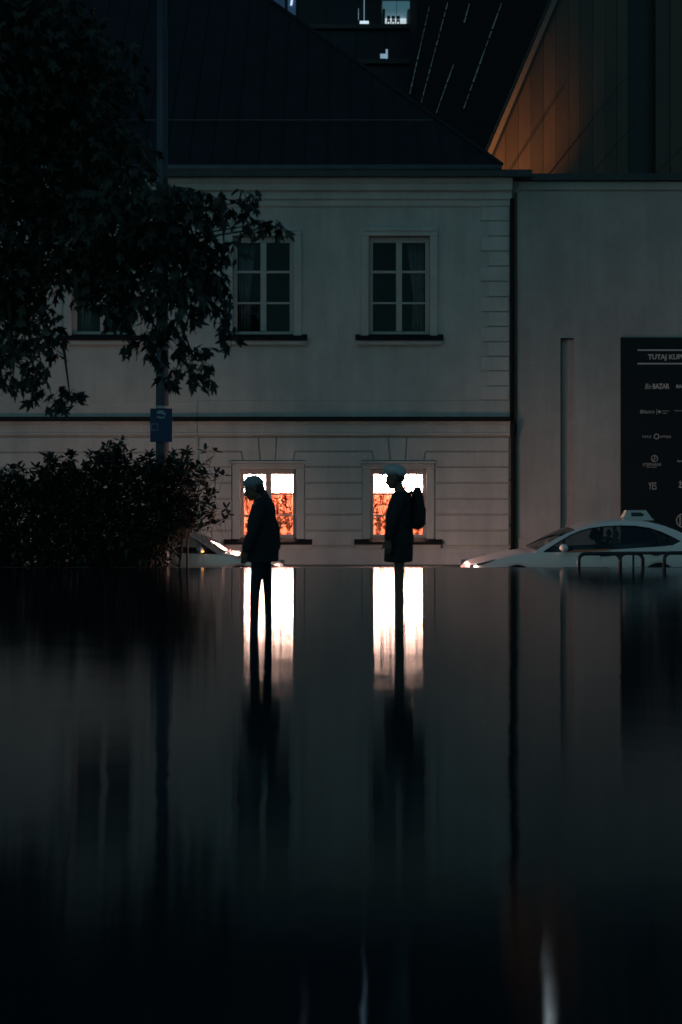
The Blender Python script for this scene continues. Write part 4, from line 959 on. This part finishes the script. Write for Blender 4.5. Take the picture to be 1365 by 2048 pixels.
# the one in the long coat, stooping forward
p1_ = person(522, 'person in a long dark coat and pale cap walking left with lowered head')
def A(x, y, d=0): return Vector(((x - 522) / SP, d, (1262 - y) / SP))
b = MB(); q, E = head(b, A(508, 978), .27, 1.04)
b.cap(A(513, 985), A(523, 1003), .055, .062); b.ball(A(526, 1012), (.12, .19, .07)); b.cap(A(527, 1020), A(526, 1062), .13, .12); b.ball(A(526, 1090), (.13, .165, .12))
b.cap(A(528, 1013, -.18), A(512, 1060, -.23), .055, .045); b.cap(A(512, 1060, -.23), A(494, 1097, -.24), .042, .030); hand(b, A(493, 1098, -.24), (-.10, 0, -1), .95)
b.cap(A(528, 1013, .18), A(545, 1060, .22), .055, .045); b.cap(A(545, 1060, .22), A(548, 1094, .22), .042, .030); hand(b, A(548, 1095, .22), (-.05, 0, -1), .95, -1)
for d, pts in ((-.09, [(520, 1098), (511, 1185), (509, 1276)]), (.09, [(530, 1098), (535, 1188), (537, 1275)])):
    kq = 1.0 if d < 0 else .8; b.cap(A(*pts[0], d), A(*pts[1], d), .07 * kq, .045 * kq); b.cap(A(*pts[1], d), A(*pts[2], d), .045 * kq, .032 * kq)
    k1 = A(*pts[1], d); b.cap(k1 + Vector((.01, 0, -.03)), k1 + Vector((.014, 0, -.16)), .036 * kq, .036 * kq); foot(b, A(*pts[2], d), (-1, 0, 0))
piece(remesh(b, .0075, 3), 'body', M['skin'], p1_)
co = MB(); ry = .215
co.loft([oval(A(526, 1001), .085, .12), oval(A(528, 1008), .115, .19), oval(A(527, 1018), .135, .22), oval(A(524, 1045), .155, .23, wob=.03), oval(A(523, 1075), .168, .235, wob=.045, ph=1), oval(A(524.5, 1100), .174, .24, wob=.06, ph=1.6), oval(A(525, 1124), .166, .25, wob=.07, ph=2)])
co.cap(A(526, 1014, -.19), A(511, 1058, -.24), .075, .068); co.cap(A(511, 1058, -.24), A(497, 1094, -.245), .066, .058)
co.cap(A(530, 1014, .19), A(546, 1060, .23), .075, .068); co.cap(A(546, 1060, .23), A(550, 1096, .23), .066, .056)
co.cap(A(529, 999, -.07), A(539, 1003, 0), .035, .04); co.cap(A(539, 1003, 0), A(529, 999, .07), .04, .035); co.cap(A(517, 1003, -.06), A(529, 999, -.07), .028, .035)
piece(remesh(co, .012, 5), 'coat', M['coat'], p1_)
tr = MB()
for d, pts in ((-.09, [(520, 1098), (511, 1185), (509, 1270)]), (.09, [(530, 1098), (535, 1188), (537, 1269)])):
    kq = 1.0 if d < 0 else .8; tr.cap(A(*pts[0], d), A(*pts[1], d), .082 * kq, .056 * kq); tr.cap(A(*pts[1], d), A(*pts[2], d), .056 * kq, .046 * kq)
piece(remesh(tr, .010, 4), 'trousers', M['trousers'], p1_)
sh = MB()
for d, a in ((-.09, (509, 1276)), (.09, (537, 1275))):
    a = A(*a, d); sh.cap(a + Vector((.055, 0, -.04)), a + Vector((-.1, 0, -.045)), .046, .048, 10); sh.cap(a + Vector((-.10, 0, -.05)), a + Vector((-.19, 0, -.055)), .046, .034, 10)
piece(remesh(sh, .009, 3), 'shoes', M['shoe'], p1_)
hr = MB(); hr.ball(q(.045, 0, .0), (.072, .080, .085), E); hr.cap(q(.06, 0, -.04), A(531, 996), .055, .05); piece(remesh(hr, .01, 3), 'hair', M['hair'], p1_)
cp = MB(); cp.ball(q(.005, 0, .072), (.108, .098, .070), E); cp.ball(q(.02, 0, .055), (.108, .096, .058), E)
cp.loft([[q(-.05 + .0, -.07, .05), q(-.05, .07, .05), q(-.05, .07, .062), q(-.05, -.07, .062)], [q(-.140, -.035, .004), q(-.140, .035, .004), q(-.140, .035, .018), q(-.140, -.035, .018)]])
piece(remesh(cp, .008, 3), 'cap', M['cap'], p1_)

# the one with the backpack, upright
p2_ = person(800, 'person in dark jacket and shorts with a backpack and pale helmet')
def A(x, y, d=0): return Vector(((x - 800) / SP, d, (1262 - y) / SP))
b = MB(); q, E = head(b, A(790, 957), .16, .98)
b.cap(A(795, 966), A(801, 985), .052, .060); b.ball(A(804, 996), (.11, .20, .07)); b.cap(A(804, 1003), A(802, 1050), .125, .115); b.ball(A(799, 1085), (.13, .165, .12))
b.cap(A(803, 998, -.19), A(784, 1042, -.24), .052, .043); b.cap(A(784, 1042, -.24), A(776, 1078, -.25), .040, .028); hand(b, A(776, 1079, -.25), (-.05, 0, -1), 1.0)
b.cap(A(803, 998, .19), A(792, 1042, .24), .052, .043); b.cap(A(792, 1042, .24), A(786, 1078, .25), .040, .028); hand(b, A(786, 1079, .25), (-.05, 0, -1), 1.0, -1)
legs = ((-.085, [(799, 1092), (801, 1178), (804, 1276)]), (.085, [(799, 1092), (797, 1186), (797, 1275)]))
for d, pts in legs:
    b.cap(A(*pts[0], d), A(*pts[1], d), .062, .033); b.cap(A(*pts[1], d), A(*pts[2], d), .031, .022)
    k1 = A(*pts[1], d); b.cap(k1 + Vector((.010, 0, -.03)), k1 + Vector((.012, 0, -.17)), .027, .027); foot(b, A(*pts[2], d), (-1, 0, 0))
piece(remesh(b, .0075, 3), 'body', M['skin'], p2_)
jk = MB()
jk.loft([oval(A(802, 984), .075, .11), oval(A(804, 991), .105, .20), oval(A(803, 1002), .130, .225), oval(A(799, 1030), .145, .22, wob=.02), oval(A(798, 1058), .150, .215, wob=.03, ph=1), oval(A(799, 1078), .158, .22, wob=.03, ph=2), oval(A(798, 1090), .155, .22, wob=.03, ph=2)])
jk.cap(A(801, 998, -.195), A(783, 1042, -.245), .070, .060); jk.cap(A(783, 1042, -.245), A(776, 1072, -.25), .058, .048)
jk.cap(A(803, 998, .195), A(792, 1042, .245), .070, .060); jk.cap(A(792, 1042, .245), A(786, 1072, .25), .058, .048)
piece(remesh(jk, .011, 5), 'jacket', M['jacket'], p2_)
sh = MB(); sh.loft([oval(A(799, 1080), .14, .20), oval(A(798, 1098), .155, .215, wob=.03), oval(A(797, 1110), .155, .225, wob=.03, ph=1), oval(A(796, 1124), .155, .235, wob=.04, ph=1.4)])
piece(remesh(sh, .011, 3), 'shorts', M['shorts'], p2_)
so3 = MB()
for d, pts in legs:
    a = A(*pts[2], d); so3.cap(a + Vector((.055, 0, -.04)), a + Vector((-.1, 0, -.045)), .045, .047, 10); so3.cap(a + Vector((-.10, 0, -.05)), a + Vector((-.19, 0, -.055)), .045, .033, 10)
piece(remesh(so3, .009, 3), 'shoes', M['shoe'], p2_)
hr = MB(); hr.ball(q(.035, 0, .01), (.076, .080, .085), E); piece(remesh(hr, .01, 3), 'hair', M['hair'], p2_)
he = MB(); he.ball(q(.010, 0, .085), (.128, .100, .068), Euler((0, .10, 0))); he.ball(q(.045, 0, .060), (.098, .096, .062), Euler((0, .25, 0)))
he.loft([[q(-.06, -.07, .055), q(-.06, .07, .055), q(-.06, .07, .070), q(-.06, -.07, .070)], [q(-.150, -.035, .046), q(-.150, .035, .046), q(-.150, .035, .056), q(-.150, -.035, .056)]])
hm = piece(remesh(he, .008, 3), 'helmet', M['helmet'], p2_)
st_ = MB()
for s in (-1, 1): st_.tube([q(.03, s * .09, .05), q(-.0, s * .078, -.05), q(-.045, s * .03, -.112)], .006, 6)
piece(st_.mesh('strap'), 'chin_strap', M['black'], p2_)
bpk = empty('backpack', p2_.location, 'full dark backpack on the back of the helmeted person', 'backpack')
bb = MB(); bb.loft([oval(A(835, 1060), .03, .08), oval(A(835.5, 1056), .060, .13), oval(A(837, 1040), .073, .155, wob=.03), oval(A(837.5, 1015), .070, .155, wob=.03), oval(A(836, 992), .062, .145), oval(A(835, 980), .048, .12), oval(A(836, 975), .03, .09)])
bb.cap(A(843, 1046, -.06), A(845, 1020, -.05), .045, .04); bb.cap(A(843, 1046, .06), A(845, 1020, .05), .045, .04)
piece(remesh(bb, .010, 4), 'pack', M['pack'], bpk)
hd = MB(); hd.tube([A(829, 979), A(830, 972), A(835, 971), A(837, 977)], .009, 6); piece(hd.mesh('grab_handle'), 'grab_handle', M['pack'], bpk)
for s in (-1, 1):
    m = MB(); m.tube([A(828, 984, s * .10), A(812, 989, s * .12), A(792, 1000, s * .13), A(782, 1020, s * .15), A(788, 1040, s * .20), A(812, 1050, s * .20), A(828, 1050, s * .13)], .016, 6)
    piece(m.mesh('shoulder_strap'), 'shoulder_strap', M['pack'], bpk)

# taxi driver
dr = empty('person', (taxi.location.x + 2.45, yc - .38 + .0, ROAD + .60), 'taxi driver in dark clothes seen through the side window', 'person')
b = MB(); q, E = head(b, (-.02, 0, .56), .05, .95); b.cap((.02, 0, .48), (.06, 0, .40), .05, .06); b.ball((.10, 0, .33), (.11, .19, .07)); b.cap((.10, 0, .30), (.08, 0, .08), .13, .12); b.ball((.05, 0, .02), (.15, .16, .09))
for s in (-1, 1):
    b.cap((.09, s * .18, .30), (-.12, s * .22, .12), .05, .04); b.cap((-.12, s * .22, .12), (-.45, s * .15, .24), .04, .03); hand(b, (-.46, s * .15, .25), (-.8, 0, .5), .9, -s)
    b.cap((.0, s * .10, .0), (-.42, s * .11, .02), .08, .06); b.cap((-.42, s * .11, .02), (-.62, s * .11, -.22), .055, .04)
piece(remesh(b, .010, 3), 'body', M['jacket'], dr)
